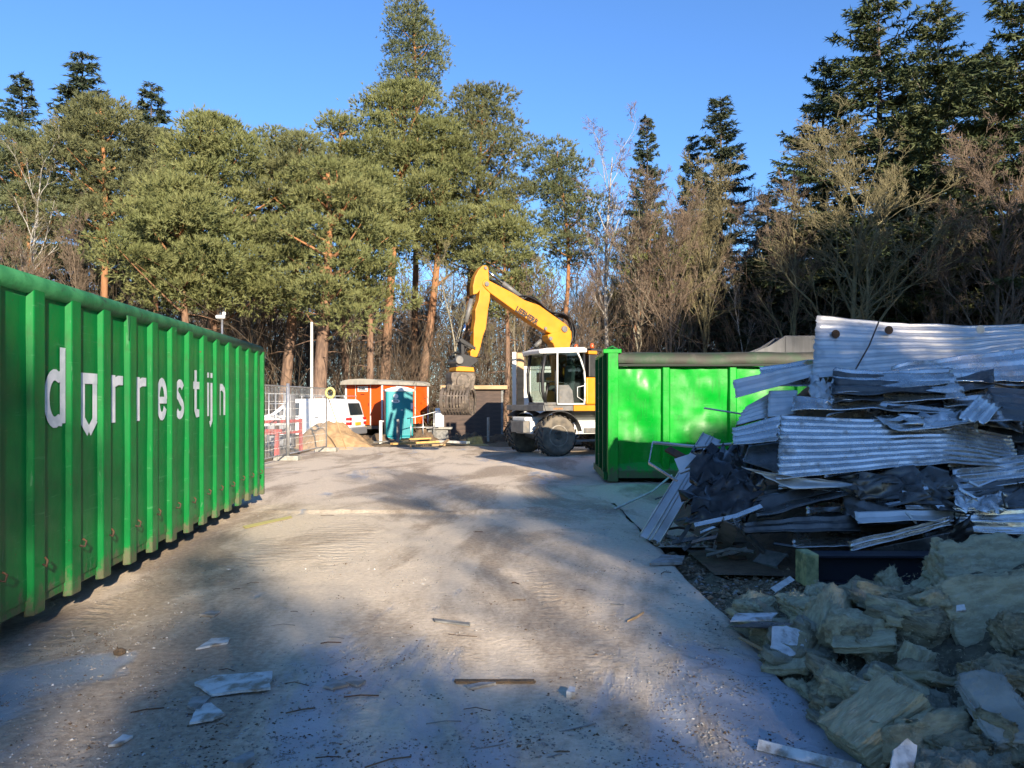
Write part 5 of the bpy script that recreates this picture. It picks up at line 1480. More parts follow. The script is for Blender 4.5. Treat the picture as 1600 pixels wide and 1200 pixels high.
# planks on the ground by the yard's far edge
def plank(u0, v0, u1, v1, w, t, mat, label, z=0.02, name="plank", group=None, cat_="plank"):
    A_, B_ = G(u0, v0), G(u1, v1); d = B_ - A_
    o = MB().bb(0, d.length, -w / 2, w / 2, 0, t).build(name, MAT[mat], bevel=min(.006, t / 3))
    o.location = (A_.x, A_.y, z); o.rotation_euler = (0, 0, rot_of(d))
    return tag(o, label, cat_, group)
plank(612, 696, 690, 692, .2, .07, "woodgold", "yellow plank lying in front of the teal toilet cabin")
plank(640, 699, 695, 697, .12, .06, "wood", "tan plank lying nearest the yard in the plank row")
plank(628, 692, 672, 690, .16, .06, "woodgold", "upper yellow plank of the pile by the toilet cabin", z=.1)
plank(684, 692, 731, 694, .25, .08, "woodwhite", "whitish plank right of the yellow planks")
plank(690, 700, 700, 692, .1, .05, "wood", "short tan batten lying across between yellow and white planks", z=.09)
plank(585, 693, 622, 690, .1, .05, "greywood", "grey batten lying left of the yellow planks")
for k, (u, v, rx, h) in enumerate(((660, 690, .75, .42), (682, 688, .6, .36), (742, 692, .8, .40), (712, 690, .5, .2), (585, 689, .9, .3), (775, 690, .8, .22))):
    c = G(u, v)
    labs = ["brown soil clod heap right of the toilet cabin", "crumbly soil heap beside the white box", "brown soil heap in front of the shed", "low soil heap behind the whitish plank", "low soil ridge between sand heap and toilet cabin", "flat soil heap left of the excavator's far wheel"]
    heap("soil_heap", c.x, c.y + rx * .8, rx, rx * .9, h, 30 + k, MAT["soil"] if k != 1 else MAT["sand"], labs[k], "soil heap", n=26, power=.7, rough=.5, group="soil heaps at the yard's far edge")
def post(u, vtop, vbot, r, mat, label, name="bollard", box=False):
    b = G(u, vbot); z = HCAM - (vtop - VH) / FPX * b.y
    m = MB().lathe([(r, -.1), (r, z - .03), (r * .8, z)], 12) if not box else MB().bb(-r, r, -r, r, -.1, z)
    o = m.build(name, MAT[mat], smooth=False, bevel=.01 if box else 0); o.location = (b.x, b.y, 0)
    return tag(o, label, "post")
bl_ = post(595, 657, 691, .055, "polepaint", "cream marker post left of the teal toilet cabin", "marker_post", True)
MB().bb(0, .12, -.02, .02, .78, .84).build("side_bracket", MAT["galv"], bl_)
post(763, 652, 691, .055, "bollard", "grey post in front of the shed's right end", "marker_post")
post(622, 655, 692, .05, "greywood", "dark timber stake in front of the toilet cabin", "timber_stake", True)
# tubular railing beside the toilet
ra = thing("tube_railing", "thin tube railing between the toilet cabin and the white box", "railing", (0, 0, 0))
pts = [W(642, 653, 30.2), W(661, 649, 30.4), W(678, 644, 30.6)]
MB().tube([W(636, 654, 30.2)] + pts + [W(688, 641, 30.7)], .02, 6).build("hand_rail", MAT["galv"], ra, smooth=True)
for p in pts: MB().tube([(p.x, p.y, -.1), p], .02, 6).build("upright", MAT["galv"], ra, smooth=True)
MB().tube([W(640, 668, 30.2), W(686, 667, 30.6)], .018, 6).build("lower_rail", MAT["galv"], ra, smooth=True)
wbx = W(687, 668, 31.0)
xb = thing("white_box", "small white box on a slab left of the shed", "box", (wbx.x, wbx.y, 0))
MB().bb(-.17, .17, -.15, .15, wbx.z + .02, wbx.z + .78).build("body", MAT["plastwhite"], xb, bevel=.02)
MB().bb(-.6, .5, -.3, .3, wbx.z - .06, wbx.z + .015).build("slab", MAT["bollard"], xb, bevel=.01)
MB().bb(-.45, .35, -.2, .2, -.1, wbx.z - .065).build("plinth", MAT["greywood"], xb)
# ------------------------------------------------------------------ heap of torn-off cladding
def pileY(v): return 7.5 + (870.0 - v) / 370.0 * 2.5
def PP(u, v, dy=0.0): return np.array(W(u, v, max(7.12, pileY(v) + dy * .75)))
SG = "torn cladding sheets in the scrap heap"
def solid(o, t=.004):
    m = o.modifiers.new("thickness", 'SOLIDIFY'); m.thickness = t; m.offset = 0
    return o
def sheet(quad, label, ribs=6, amp=.022, mat="steel", bends=(), crumple=.02, seed=0, nu=26, name="corrugated_sheet", group=SG, cat_="metal sheet", cfreq=1.4, flat=.5, jag=.006):
    TL, TR, BR, BL = [PP(*q) for q in quad]
    per = 8
    nv = ribs * per + 1 if ribs else 16
    us = np.linspace(0, 1, nu); vs = np.linspace(0, 1, nv)
    U, Vv = np.meshgrid(us, vs); U = U.ravel(); Vv = Vv.ravel()
    P = ((1 - U) * (1 - Vv))[:, None] * TL + (U * (1 - Vv))[:, None] * TR + (U * Vv)[:, None] * BR + ((1 - U) * Vv)[:, None] * BL
    nrm = np.cross(TR - TL, BL - TL); nrm /= np.linalg.norm(nrm)
    if nrm[1] > 0: nrm = -nrm
    off = np.zeros(len(U))
    if ribs:
        ph = (Vv * ribs) % 1.0
        tri = np.abs(ph - .5) * 2                   # 1 at the rib edges, 0 in the middle
        prof = np.clip((tri - flat) / .18, 0, 1)
        off += amp * prof + .004 * np.exp(-((ph - .5) / .06) ** 2)
    for (u0, k) in bends: off += k * np.maximum(0, U - u0)
    if crumple:
        off += crumple * fbm(P * cfreq + seed, seed, 4)
        P = P + .4 * crumple * np.stack([fbm(P * cfreq + 9, seed + 5, 3), fbm(P * cfreq + 5, seed + 8, 3), fbm(P * cfreq + 2, seed + 11, 3)], 1)
    P = P + off[:, None] * nrm
    e = (U < .001) | (U > .999)
    P[e] += np.random.default_rng(seed).normal(size=(e.sum(), 3)) * jag
    i = (np.arange(nv - 1)[:, None] * nu + np.arange(nu - 1)[None]).ravel()
    o = np_obj(name, P, np.stack([i, i + 1, i + nu + 1, i + nu], 1), MAT[mat], recentre=True, smooth=False)
    solid(o)
    return tag(o, label, cat_, group)
def film(quad, label, mat="foil", amp=.11, seed=0, n=12, freq=2.6, name="crumpled_film", cat_="film", group="crumpled sheets and film in the scrap heap"):
    """sharply crumpled film: a jittered facet net"""
    TL, TR, BR, BL = [PP(*q) for q in quad]
    rng = np.random.default_rng(seed)
    us = np.linspace(0, 1, n); U, Vv = np.meshgrid(us, us); U = U.ravel(); Vv = Vv.ravel()
    j = .62 / n
    inner = (U > .01) & (U < .99) & (Vv > .01) & (Vv < .99)
    U2 = U + rng.uniform(-j, j, len(U)) + .07 * rng.normal(size=len(U)) * (~inner); V2 = Vv + rng.uniform(-j, j, len(U)) + .05 * rng.normal(size=len(U)) * (~inner)
    P = ((1 - U2) * (1 - V2))[:, None] * TL + (U2 * (1 - V2))[:, None] * TR + (U2 * V2)[:, None] * BR + ((1 - U2) * V2)[:, None] * BL
    nrm = np.cross(TR - TL, BL - TL); nrm /= np.linalg.norm(nrm)
    if nrm[1] > 0: nrm = -nrm
    off = amp * (1.1 * vnoise(P * freq + seed, seed) + .30 * rng.normal(size=len(U)))
    P = P + off[:, None] * nrm
    P[:, 2] = np.maximum(P[:, 2], .01)
    i = (np.arange(n - 1)[:, None] * n + np.arange(n - 1)[None]).ravel()
    flip = rng.random(len(i)) < .5
    T = np.vstack([np.where(flip[:, None], np.stack([i, i + 1, i + n + 1], 1), np.stack([i, i + 1, i + n], 1)), np.where(flip[:, None], np.stack([i, i + n + 1, i + n], 1), np.stack([i + 1, i + n + 1, i + n], 1))])
    o = np_obj(name, P, T, MAT[mat], recentre=True)
    solid(o, .003)
    return tag(o, label, cat_, group)
def strip(pts, w, label, mat="steel", h=.03, name="metal_profile", cat_="metal profile", group=None, twist=0.0):
    """folded U profile along a polyline of world points"""
    pts = [Vector(p) for p in pts]; mb = MB(); vs = []; n = len(pts)
    for k, p in enumerate(pts):
        d = (pts[min(k + 1, n - 1)] - pts[max(k - 1, 0)]).normalized()
        s = d.cross(Vector((0, -.75, .66))).normalized(); s = (Matrix.Rotation(twist * k, 3, d) @ s)
        q = s.cross(d).normalized()
        if q.y > 0: q = -q
        for (a, b) in ((-.5, -1), (-.5, 0), (.5, 0), (.5, -1), (.44, -1), (.44, -.12), (-.44, -.12), (-.44, -1)):
            vs.append(p + s * (a * w) + q * (b * h))
    fs = []
    for k in range(n - 1):
        for j in range(8): fs.append((k * 8 + j, k * 8 + (j + 1) % 8, (k + 1) * 8 + (j + 1) % 8, (k + 1) * 8 + j))
    fs += [tuple(range(8))[::-1], tuple((n - 1) * 8 + j for j in range(8))]
    mb.add(vs, fs)
    return tag(mb.build(name, MAT[mat], recentre=True), label, cat_, group)

# dark debris under the sheets
ny, nxx = 40, 60
xs = np.linspace(1.9, 10.5, nxx); ys = np.linspace(7.2, 12.2, ny)
X, Y = np.meshgrid(xs, ys); P = np.stack([X.ravel(), Y.ravel(), X.ravel() * 0], 1)
slope = (P[:, 1] - 7.75) * 1.0
P[:, 2] = np.clip(np.minimum(slope, 2.0 - np.maximum(0, P[:, 1] - 10.4) * .8), -.1, 2.0) * sm(P[:, 0], 2.0, 4.3) * sm(-P[:, 0], -10.5, -9.2) - .03
P[:, 2] += .12 * fbm(P * [1.8, 1.8, 1], 51, 4) * (P[:, 2] > .1)
i = (np.arange(ny - 1)[:, None] * nxx + np.arange(nxx - 1)[None]).ravel()
tag(np_obj("scrap_rubble", P, np.stack([i, i + 1, i + nxx + 1, i + nxx], 1), MAT["soil"]), "dark crushed rubble inside the scrap heap", "rubble", kind="stuff")

top = sheet([(1275, 496, 0), (1680, 517, .3), (1680, 552, .2), (1270, 592, -.1)], "pale corrugated sheet lying topmost on the scrap heap", ribs=7, amp=.016, mat="steelbright", crumple=.035, seed=1, nu=40, bends=((.6, .25),))
for k, (u, v) in enumerate(((1305, 522), (1388, 516), (1531, 515))):
    p = Vector(PP(u, v, -.07)) - top.location
    w_ = MB().lathe([(.055, -.015), (.05, .0), (.02, .008), (.01, .012)], 14, 'y', tuple(p)).build("washer", MAT["rust"] if k < 2 else MAT["galv"], top)
tag(MB().tube([PP(1373, 503, -.16), PP(1358, 540, -.20), PP(1337, 577, -.28)], .009, 6).build("steel_rod", MAT["rust"], recentre=True), "thin rod lying slantwise across the topmost pale sheet", "rod")
sheet([(1392, 575, -.2), (1680, 533, -.2), (1680, 600, -.4), (1400, 600, -.3)], "dark grey sheet slanting up to the right edge under the pale top sheet", ribs=3, amp=.03, mat="steel", crumple=.04, seed=2)
sheet([(1302, 577, -.35), (1480, 590, -.3), (1505, 634, -.5), (1297, 626, -.5)], "flat grey sheet with two deep folds below the pale top sheet", ribs=3, amp=.03, mat="steel", crumple=.03, seed=3, bends=((.42, .2),))
sheet([(1470, 588, -.25), (1690, 590, -.2), (1690, 640, -.4), (1480, 636, -.45)], "grey folded sheet reaching the right edge below the slanting sheet", ribs=3, amp=.03, mat="steel", crumple=.06, seed=4)
sheet([(1146, 595, -.1), (1285, 568, .1), (1275, 590, -.05), (1149, 624, -.2)], "blue-grey sheet sticking out left in front of the green container wall", ribs=2, amp=.02, mat="steelbright", crumple=.02, seed=5)
sheet([(1190, 577, .4), (1290, 562, .5), (1290, 578, .4), (1186, 594, .3)], "narrow grey sheet resting above the one that sticks out left", ribs=1, amp=.03, mat="steel", crumple=.02, seed=6)
sheet([(1186, 574, .25), (1292, 560, .3), (1296, 606, .1), (1196, 606, .1)], "grey sheet end showing between the top sheet and the one sticking out left", ribs=3, amp=.02, mat="steel", crumple=.03, seed=61)
sheet([(1201, 612, -.12), (1246, 611, -.1), (1243, 648, -.3), (1200, 652, -.3)], "small pale square of sheet below the sticking-out sheet", ribs=3, amp=.014, mat="steelbright", crumple=.01, seed=7, nu=10)
sheet([(1240, 624, -.4), (1490, 640, -.5), (1480, 650, -.6), (1236, 646, -.5)], "long thin folded sheet lying across the middle of the heap", ribs=1, amp=.03, mat="steel", crumple=.05, seed=8)
sheet([(1165, 640, .1), (1205, 618, .1), (1240, 650, -.1), (1150, 668, -.1)], "stepped stack end of sheets left of the small pale square", ribs=5, amp=.03, mat="steelbright", crumple=.02, seed=9, nu=10)
big = sheet([(1220, 650, -.75), (1592, 665, -.75), (1606, 716, -1.0), (1212, 752, -.75)], "large silver corrugated sheet at the front of the scrap heap", ribs=9, amp=.02, mat="steel", crumple=.03, seed=10, nu=48, bends=((.68, -.55),), cfreq=1.1)
sheet([(1144, 672, -.5), (1221, 652, -.74), (1214, 692, -.82), (1146, 698, -.6)], "bent-back left flap of the large silver sheet", ribs=3, amp=.022, mat="steel", crumple=.015, seed=11, nu=14)
sheet([(1170, 697, -.55), (1216, 690, -.7), (1215, 742, -.8), (1160, 722, -.6)], "dark glossy sheet corner left of the large silver sheet", ribs=0, mat="steeldark", crumple=.03, seed=12, nu=14)
sheet([(1158, 730, -.6), (1222, 742, -.8), (1370, 758, -.7), (1240, 764, -.7)], "light strip under the lower edge of the large silver sheet", ribs=1, amp=.02, mat="steelbright", crumple=.03, seed=13)
sheet([(1495, 655, -1.0), (1560, 590, -.7), (1583, 612, -.75), (1540, 664, -1.1)], "torn sheet end curling upward on the right", ribs=3, amp=.025, mat="steel", crumple=.05, seed=14, nu=18, bends=((.5, -.4),))
sheet([(1370, 655, -.8), (1560, 640, -.85), (1580, 660, -1.0), (1400, 674, -.95)], "thin grey sheet edge lying over the large silver sheet", ribs=1, amp=.025, mat="steel", crumple=.04, seed=15)
sheet([(1540, 610, -.6), (1690, 620, -.5), (1690, 670, -.7), (1560, 660, -.8)], "dark ribbed sheet behind the upward curling end", ribs=3, amp=.03, mat="steeldark", crumple=.04, seed=16)
sheet([(1480, 732, -.72), (1690, 700, -.7), (1690, 750, -.8), (1500, 772, -.8)], "dark ribbed sheet under the right end of the large silver sheet", ribs=4, amp=.03, mat="steel", crumple=.03, seed=17)
sheet([(1500, 765, -.8), (1690, 745, -.7), (1690, 805, -.8), (1520, 800, -.85)], "dull sheet low at the right edge of the heap", ribs=2, amp=.03, mat="steeldark", crumple=.06, seed=18)
sheet([(1490, 803, -.95), (1690, 792, -.9), (1690, 836, -1.0), (1500, 834, -1.0)], "long light-edged sheet above the insulation pile on the right", ribs=2, amp=.03, mat="steel", crumple=.05, seed=19)
sheet([(1332, 806, -.9), (1492, 797, -.95), (1490, 816, -1.0), (1340, 822, -.95)], "pale folded sheet edge in the lower middle of the heap", ribs=1, amp=.03, mat="steelbright", crumple=.03, seed=20)
sheet([(1325, 846, -.85), (1480, 808, -1.05), (1486, 822, -1.1), (1330, 862, -.95)], "crushed silver sheet slanting above the dark beam", ribs=2, amp=.03, mat="steel", crumple=.06, seed=21)
sheet([(1160, 818, -.55), (1340, 806, -.7), (1345, 832, -.75), (1165, 836, -.6)], "dark flattened sheet on the lower left of the heap", ribs=2, amp=.03, mat="steeldark", crumple=.04, seed=22)
sheet([(1180, 784, -.5), (1322, 752, -.6), (1330, 782, -.7), (1182, 820, -.7)], "brown-grey folded trough on the left above the boards", ribs=1, amp=.07, mat="steeldark", crumple=.06, seed=23)
sheet([(1195, 760, -.4), (1330, 745, -.5), (1310, 770, -.6), (1190, 790, -.5)], "thin dark ribbed sheet wedged under the light strip", ribs=4, amp=.02, mat="steeldark", crumple=.04, seed=24)
sheet([(1310, 768, -.7), (1420, 800, -.8), (1420, 822, -.85), (1330, 815, -.8)], "dark sheet running down behind the pale folded edge", ribs=1, amp=.04, mat="steeldark", crumple=.06, seed=25)
sheet([(1360, 858, -.9), (1500, 830, -1.0), (1500, 866, -1.1), (1350, 872, -.95)], "dark triangular sheet just above the beam", ribs=0, mat="steeldark", crumple=.07, seed=26)
film([(1085, 700, -.2), (1165, 690, -.45), (1180, 770, -.55), (1075, 790, -.2)], "crumpled black film at the upper left foot of the heap", seed=40, amp=.10)
film([(1070, 760, -.25), (1175, 745, -.5), (1185, 805, -.6), (1085, 818, -.35)], "glossy crumpled black film at the lower left foot of the heap", seed=41, amp=.10)
film([(1330, 744, -.95), (1480, 738, -.95), (1492, 802, -1.05), (1325, 772, -.9)], "crumpled dark sheet bulging out below the large silver sheet", mat="steeldark", seed=42, amp=.12)
film([(1475, 745, -.9), (1570, 775, -.95), (1560, 806, -1.0), (1488, 802, -1.0)], "blue-grey crushed sheet right of the bulging dark sheet", mat="steel", seed=43, amp=.06)
film([(1405, 650, -.85), (1500, 640, -.9), (1500, 668, -.95), (1400, 664, -.9)], "small crumple of shiny sheet on top of the large silver sheet", mat="steel", seed=44, amp=.05, n=9)
film([(1268, 582, -.3), (1300, 600, -.4), (1296, 632, -.5), (1262, 628, -.4)], "twisted bit of bright metal hanging at the heap's upper left", mat="steelbright", seed=45, amp=.06, n=9)
film([(1470, 825, -1.0), (1520, 800, -1.15), (1500, 870, -1.2), (1450, 872, -1.1)], "black film hanging over the beam's right end", seed=46, amp=.08, n=9)
film([(1140, 690, -.2), (1215, 685, -.5), (1200, 760, -.55), (1150, 760, -.45)], "dark crumpled sheet behind the left flap", mat="steeldark", seed=47, amp=.08)
# many more bent sheets packed into the heap
rs = random.Random(5)
for k in range(64):
    u = rs.uniform(1180, 1690); v = rs.uniform(575, 845)
    w = rs.uniform(70, 190); hh = rs.uniform(14, 40); sl = rs.uniform(-.22, .14); dy = rs.uniform(-.35, .15)
    if v < 620: u = max(u, 1300)
    sheet([(u, v, dy), (u + w, v + sl * w, dy + rs.uniform(-.2, .2)), (u + w, v + sl * w + hh, dy - .25), (u, v + hh * rs.uniform(.6, 1.3), dy - .25)], "bent grey sheet packed inside the scrap heap between the larger sheets", ribs=rs.choice([0, 1, 2, 3]), amp=.03, mat=rs.choice(["steel", "steel", "steeldark", "steeldark"]), crumple=rs.uniform(.03, .09), seed=100 + k, nu=18, group="bent sheets packed inside the heap")
# profiles, laths and rods at the heap's left foot
a, b = G(1014, 848), W(1112, 682, 9.7)
ls_ = strip([a + Vector((0, 0, .03)), a.lerp(b, .5) + Vector((0, -.02, .02)), b], .245, "long pale profiled strip leaning from the yard onto the heap", mat="steelbright", h=.045)
dd_ = (b - a).normalized(); sd_ = dd_.cross(Vector((0, -.75, .66))).normalized(); nd_ = sd_.cross(dd_).normalized()
nd_ = -nd_ if nd_.y > 0 else nd_
for q_ in (-.115, -.02, .02, .115):
    MB().tube([a + Vector((0, 0, .03)) + sd_ * q_ + nd_ * .006 - ls_.location, a.lerp(b, .5) + Vector((0, -.02, .02)) + sd_ * q_ + nd_ * .006 - ls_.location, b + sd_ * q_ + nd_ * .006 - ls_.location], .009, 6).build("ridge", MAT["steelbright"], ls_, smooth=True)
strip([PP(1141, 818, -.65), G(1128, 862) + Vector((0, 0, .04))], .17, "short grey upright board under the black film", mat="greywood", h=.04, name="board", cat_="board")
strip([PP(1147, 814, -.7), G(1200, 870) + Vector((0, 0, .03))], .075, "narrow weathered lath sloping down to the right", mat="greywood", h=.03, name="lath", cat_="lath")
strip([G(1185, 872) + Vector((0, 0, .03)), G(1222, 880) + Vector((0, 0, .03))], .2, "weathered board end lying at the foot of the sloping lath", mat="greywood", h=.03, name="board", cat_="board")
strip([PP(1020, 690, .3), PP(1090, 697, .1), PP(1150, 692, -.1)], .022, "thin bright angle jutting out left at the heap's top foot", mat="steelbright")
strip([PP(1020, 690, .3), PP(1014, 722, .25), PP(1058, 750, .1)], .016, "bent thin angle hanging down in front of the container", mat="steel")
strip([PP(1043, 700, .2), PP(1075, 718, .05)], .09, "rust-streaked bracket behind the leaning strip", mat="rust")
strip([PP(1058, 728, .1), PP(1105, 712, -.1), PP(1112, 722, -.1)], .2, "blue-grey plate behind the leaning strip", mat="steelbright")
strip([G(960, 800) + Vector((0, 0, .05)), G(1020, 778) + Vector((0, 0, .12)), G(1050, 768) + Vector((0, 0, .3))], .025, "thin pale lath lying from the yard to the container's foot", mat="woodwhite", name="lath", cat_="lath")
strip([PP(1182, 650, 0), PP(1100, 637, .1)], .016, "thin wire sticking out left from the middle of the heap", mat="galv", h=.012)
strip([PP(1085, 820, -.5), PP(1150, 806, -.7), PP(1190, 790, -.75)], .045, "grey edge profile under the crumpled film", mat="steel")
for k in range(46):
    u = rs.gauss(1090, 50); v = rs.uniform(770, 872)
    g0 = G(u, v); an = rs.uniform(-1.2, 1.2); l = rs.uniform(.15, .6)
    zz = rs.uniform(.01, .16)
    p0 = g0 + Vector((0, 0, zz)); p1 = p0 + Vector((l * math.cos(an), l * math.sin(an), rs.uniform(-.05, .25))); p1.z = max(p1.z, .015)
    strip([p0, p0.lerp(p1, .5) + Vector((0, 0, rs.uniform(-.02, .05))), p1], rs.uniform(.012, .05), "short bent metal offcut in the litter at the heap's left foot", mat=rs.choice(["steel", "steelbright", "steeldark", "greywood", "rust"]), h=.015, name="metal_offcut", cat_="offcut", group="metal offcuts at the heap's left foot")
for k in range(16):
    u = rs.uniform(1380, 1600); v = rs.uniform(755, 830)
    p0 = Vector(PP(u, v, -1.05)); an = rs.uniform(0, 3.1); l = rs.uniform(.1, .45)
    p1 = p0 + Vector((l * math.cos(an), rs.uniform(-.1, .05), l * math.sin(an) * .5))
    strip([p0, p1], rs.uniform(.015, .04), "small metal rod in the tangle on the right of the heap", mat=rs.choice(["steel", "steelbright", "steeldark"]), h=.012, name="metal_offcut", cat_="offcut", group="metal offcuts on the right of the heap")

# ------------------------------------------------------------------ steel beam
bm = thing("steel_beam", "dark navy steel beam with flaking yellow-green end lying below the scrap heap", "beam", (0, 0, 0))
e0 = G(1258, 912); bx, by = e0.x, e0.y
zt_b = HCAM - (868 - VH) / FPX * by
def ibeam(x0, x1, y0, h, w=.22, tf=.025, tw_=.02):
    m = MB()
    m.bb(x0, x1, y0, y0 + w, 0, tf).bb(x0, x1, y0, y0 + w, h - tf, h).bb(x0, x1, y0 + w / 2 - tw_ / 2, y0 + w / 2 + tw_ / 2, tf, h - tf)
    return m
ibeam(bx + .12, bx + 3.0, by, zt_b + .02).build("profile", MAT["beam"], bm, bevel=.004)
for q in bm.children: q.location.z = -.02
MB().bb(bx, bx + .115, by - .02, by + .24, -.03, zt_b + .015).build("end_plate", MAT["beamend"], bm, bevel=.012)

# ------------------------------------------------------------------ mineral wool
IG = "pieces of torn mineral wool"
def box_grid(n):
    """unit cube surface, n cells per edge, welded by rounding"""
    pts, faces, key = [], [], {}
    t = np.linspace(-1, 1, n + 1)
    def vid(p):
        k = (round(p[0], 5), round(p[1], 5), round(p[2], 5))
        if k not in key: key[k] = len(pts); pts.append(k)
        return key[k]
    for ax_ in range(3):
        for s in (-1, 1):
            for i in range(n):
                for j in range(n):
                    q = []
                    for (a, b) in ((0, 0), (1, 0), (1, 1), (0, 1)):
                        p = [0, 0, 0]; p[ax_] = s; p[(ax_ + 1) % 3] = t[i + a]; p[(ax_ + 2) % 3] = t[j + b]; q.append(vid(p))
                    faces.append(q if s > 0 else q[::-1])
    return np.array(pts), np.array(faces)
BG14 = box_grid(22); BG20 = box_grid(34); BG9 = box_grid(10)
def wool(c, size, rot, label, seed, mat="wool", rough=.035, g=BG14, round_=.12, layer=.012, name="insulation_slab", group=IG, cat_="insulation", tear=.0, fringe=900):
    V, F = g; V = V.copy()
    r = np.linalg.norm(V, axis=1, keepdims=True)
    V = V * (1 - round_) + V / r * round_ * 1.1
    S = np.array(size) / 2
    P = V * S
    N_ = unit(V * np.array([1, 1, 1]) ** 3 * np.abs(V) ** 2)
    edge = np.sort(np.abs(V), axis=1)[:, 1]
    k_ = min(1.0, min(size) / .12)
    d = k_ * rough * (.38 * fbm(P * 7 + seed * 3.3, seed, 3, .55) + .45 * fbm(P * 22 + seed, seed + 3, 3, .6))
    d = d - k_ * (rough * 1.5 + tear * .35) * sm(edge, .62, 1.0) * np.clip(fbm(P * 13 + seed * 1.7, seed + 7, 3, .6) + .25, 0, 1.4)
    strata = np.sin((P[:, 2] + .02 * fbm(P * 5, seed + 4, 2)) * 150) + .6 * np.sin((P[:, 2] + .02 * fbm(P * 4, seed + 6, 2)) * 310)
    d = d + layer * .45 * strata * (np.abs(V[:, 2]) < .93)
    P = P + N_ * d[:, None]
    if tear:
        e = sm(np.abs(V[:, :2]).max(1), .5, 1)
        P[:, :2] *= 1 - (tear * 2.2 * e * np.clip(fbm(P * [6, 6, 2] + seed, seed + 2, 3) + .2, 0, 1.3))[:, None]
        P[:, 2] += k_ * tear * .35 * fbm(P * [3.5, 3.5, 1] + seed, seed + 6, 2)
    o = np_obj(name, P, F, MAT[mat], smooth=False)
    o.location = c; o.rotation_euler = Euler(rot)
    if fringe:
        rg = np.random.default_rng(seed + 900)
        wgt = sm(edge, .55, 1.0) + .12; wgt = wgt / wgt.sum()
        ii = rg.choice(len(P), fringe, p=wgt)
        dv = unit(N_[ii] * .7 + rg.normal(size=(fringe, 3)) * .6)
        fv, ff = blades(P[ii] - N_[ii] * .004, dv, rg.uniform(.008, .032, fringe), rg.uniform(.0025, .007, fringe), rg)
        np_obj("torn_fibres", fv, ff, MAT[mat], o)["kind"] = "stuff"
    return tag(o, label, cat_, group)
R_ = math.radians
# base mass of crumbled wool, coloured dark for the shade between slabs
ny, nxx = 190, 170
xs = np.linspace(1.35, 6.5, nxx); ys = np.linspace(1.2, 7.4, ny)
X, Y = np.meshgrid(xs, ys); P = np.stack([X.ravel(), Y.ravel(), X.ravel() * 0], 1)
ex_ = P[:, 0] - 1.5 - .12 * fbm(P * [1, 1.2, 1], 62, 3)
hgt = np.clip(ex_ * .42, -.2, .7) * sm(-P[:, 1], -6.3, -4.7) * (1 - .35 * sm(-P[:, 1], -3.6, -2.2)) * (.55 + .45 * sm(P[:, 1], 2.0, 4.4))
P[:, 2] = hgt - .12 + (.07 * fbm(P * [3.2, 3.2, 1], 63, 3, .6) + .035 * fbm(P * [11, 11, 1], 67, 3, .6)) * sm(ex_, -.1, .4)
i = (np.arange(ny - 1)[:, None] * nxx + np.arange(nxx - 1)[None]).ravel()
tag(np_obj("insulation_crumbs", P, np.stack([i, i + 1, i + nxx + 1, i + nxx], 1), MAT["woolbase"], smooth=False), "crumbled mineral wool under the insulation slabs", "insulation", kind="stuff")
def WP(u, v, Y): return tuple(W(u, v, Y))
def slab4(c, t, label, seed, **kw):
    """slab under a face given by four corners: (u, v, z) on a height or (u, v, None, Y) at a distance"""
    A_, B_, C2, D_ = [G(q[0], q[1], q[2]) if q[2] is not None else W(q[0], q[1], q[3]) for q in c]
    ex1 = ((B_ - A_) + (C2 - D_)) / 2; ey1 = ((D_ - A_) + (C2 - B_)) / 2
    n_ = ex1.cross(ey1).normalized()
    if n_.dot(Vector((0, -.6, .8))) < 0: n_ = -n_
    x_ = ex1.normalized(); y_ = n_.cross(x_).normalized()
    ctr = (A_ + B_ + C2 + D_) / 4 - n_ * (t / 2)
    return wool(tuple(ctr), (ex1.length, ey1.length, t), Matrix((x_, y_, n_)).transposed().to_euler(), label, seed, **kw)
Q = None
slab4([(1277, 1125, .08), (1370, 1050, .30), (1445, 1080, .32), (1335, 1172, .10)], .15, "large clean-cut insulation slab tilted over the yard edge at the bottom", 1, g=BG20, rough=.009, round_=.02, layer=.007)
slab4([(1472, 906, Q, 4.5), (1640, 880, Q, 4.45), (1650, 1012, Q, 4.15), (1488, 1032, Q, 4.2)], .2, "biggest upright insulation slab at the right edge with a white chip", 2, g=BG20, rough=.02, round_=.03, tear=.02)
slab4([(1500, 838, Q, 5.3), (1660, 845, Q, 5.2), (1660, 915, Q, 4.85), (1440, 930, Q, 4.9)], .34, "torn insulation block on top of the pile at the right edge", 3, g=BG20, rough=.04, round_=.05, tear=.06)
slab4([(1375, 940, Q, 5.4), (1470, 870, Q, 5.5), (1490, 895, Q, 5.2), (1400, 950, Q, 5.15)], .12, "ragged insulation strip leaning down from the pile's top", 4, rough=.06, tear=.1)
slab4([(1378, 900, Q, 5.5), (1400, 885, Q, 5.5), (1420, 925, Q, 5.4), (1385, 935, Q, 5.35)], .12, "small ragged insulation spike in front of the dark beam", 5, rough=.05, g=BG9, tear=.05)
slab4([(1197, 928, .24), (1250, 918, .27), (1305, 944, .27), (1278, 962, .2)], .13, "insulation slab lying below the beam's painted end", 6, rough=.03, tear=.04, g=BG20)
slab4([(1138, 938, .16), (1175, 922, .18), (1215, 930, .18), (1190, 952, .14)], .14, "leftmost insulation slab at the pile's back", 7, rough=.035)
slab4([(1240, 922, .26), (1290, 906, .30), (1325, 920, .28), (1312, 945, .24)], .2, "rounded insulation slab tight against the beam", 8, rough=.03)
slab4([(1335, 985, Q, 5.3), (1395, 945, Q, 5.35), (1405, 960, Q, 5.15), (1345, 1000, Q, 5.05)], .1, "narrow insulation strip right of the white board scrap", 9, rough=.04, tear=.08, mat="wooldark")
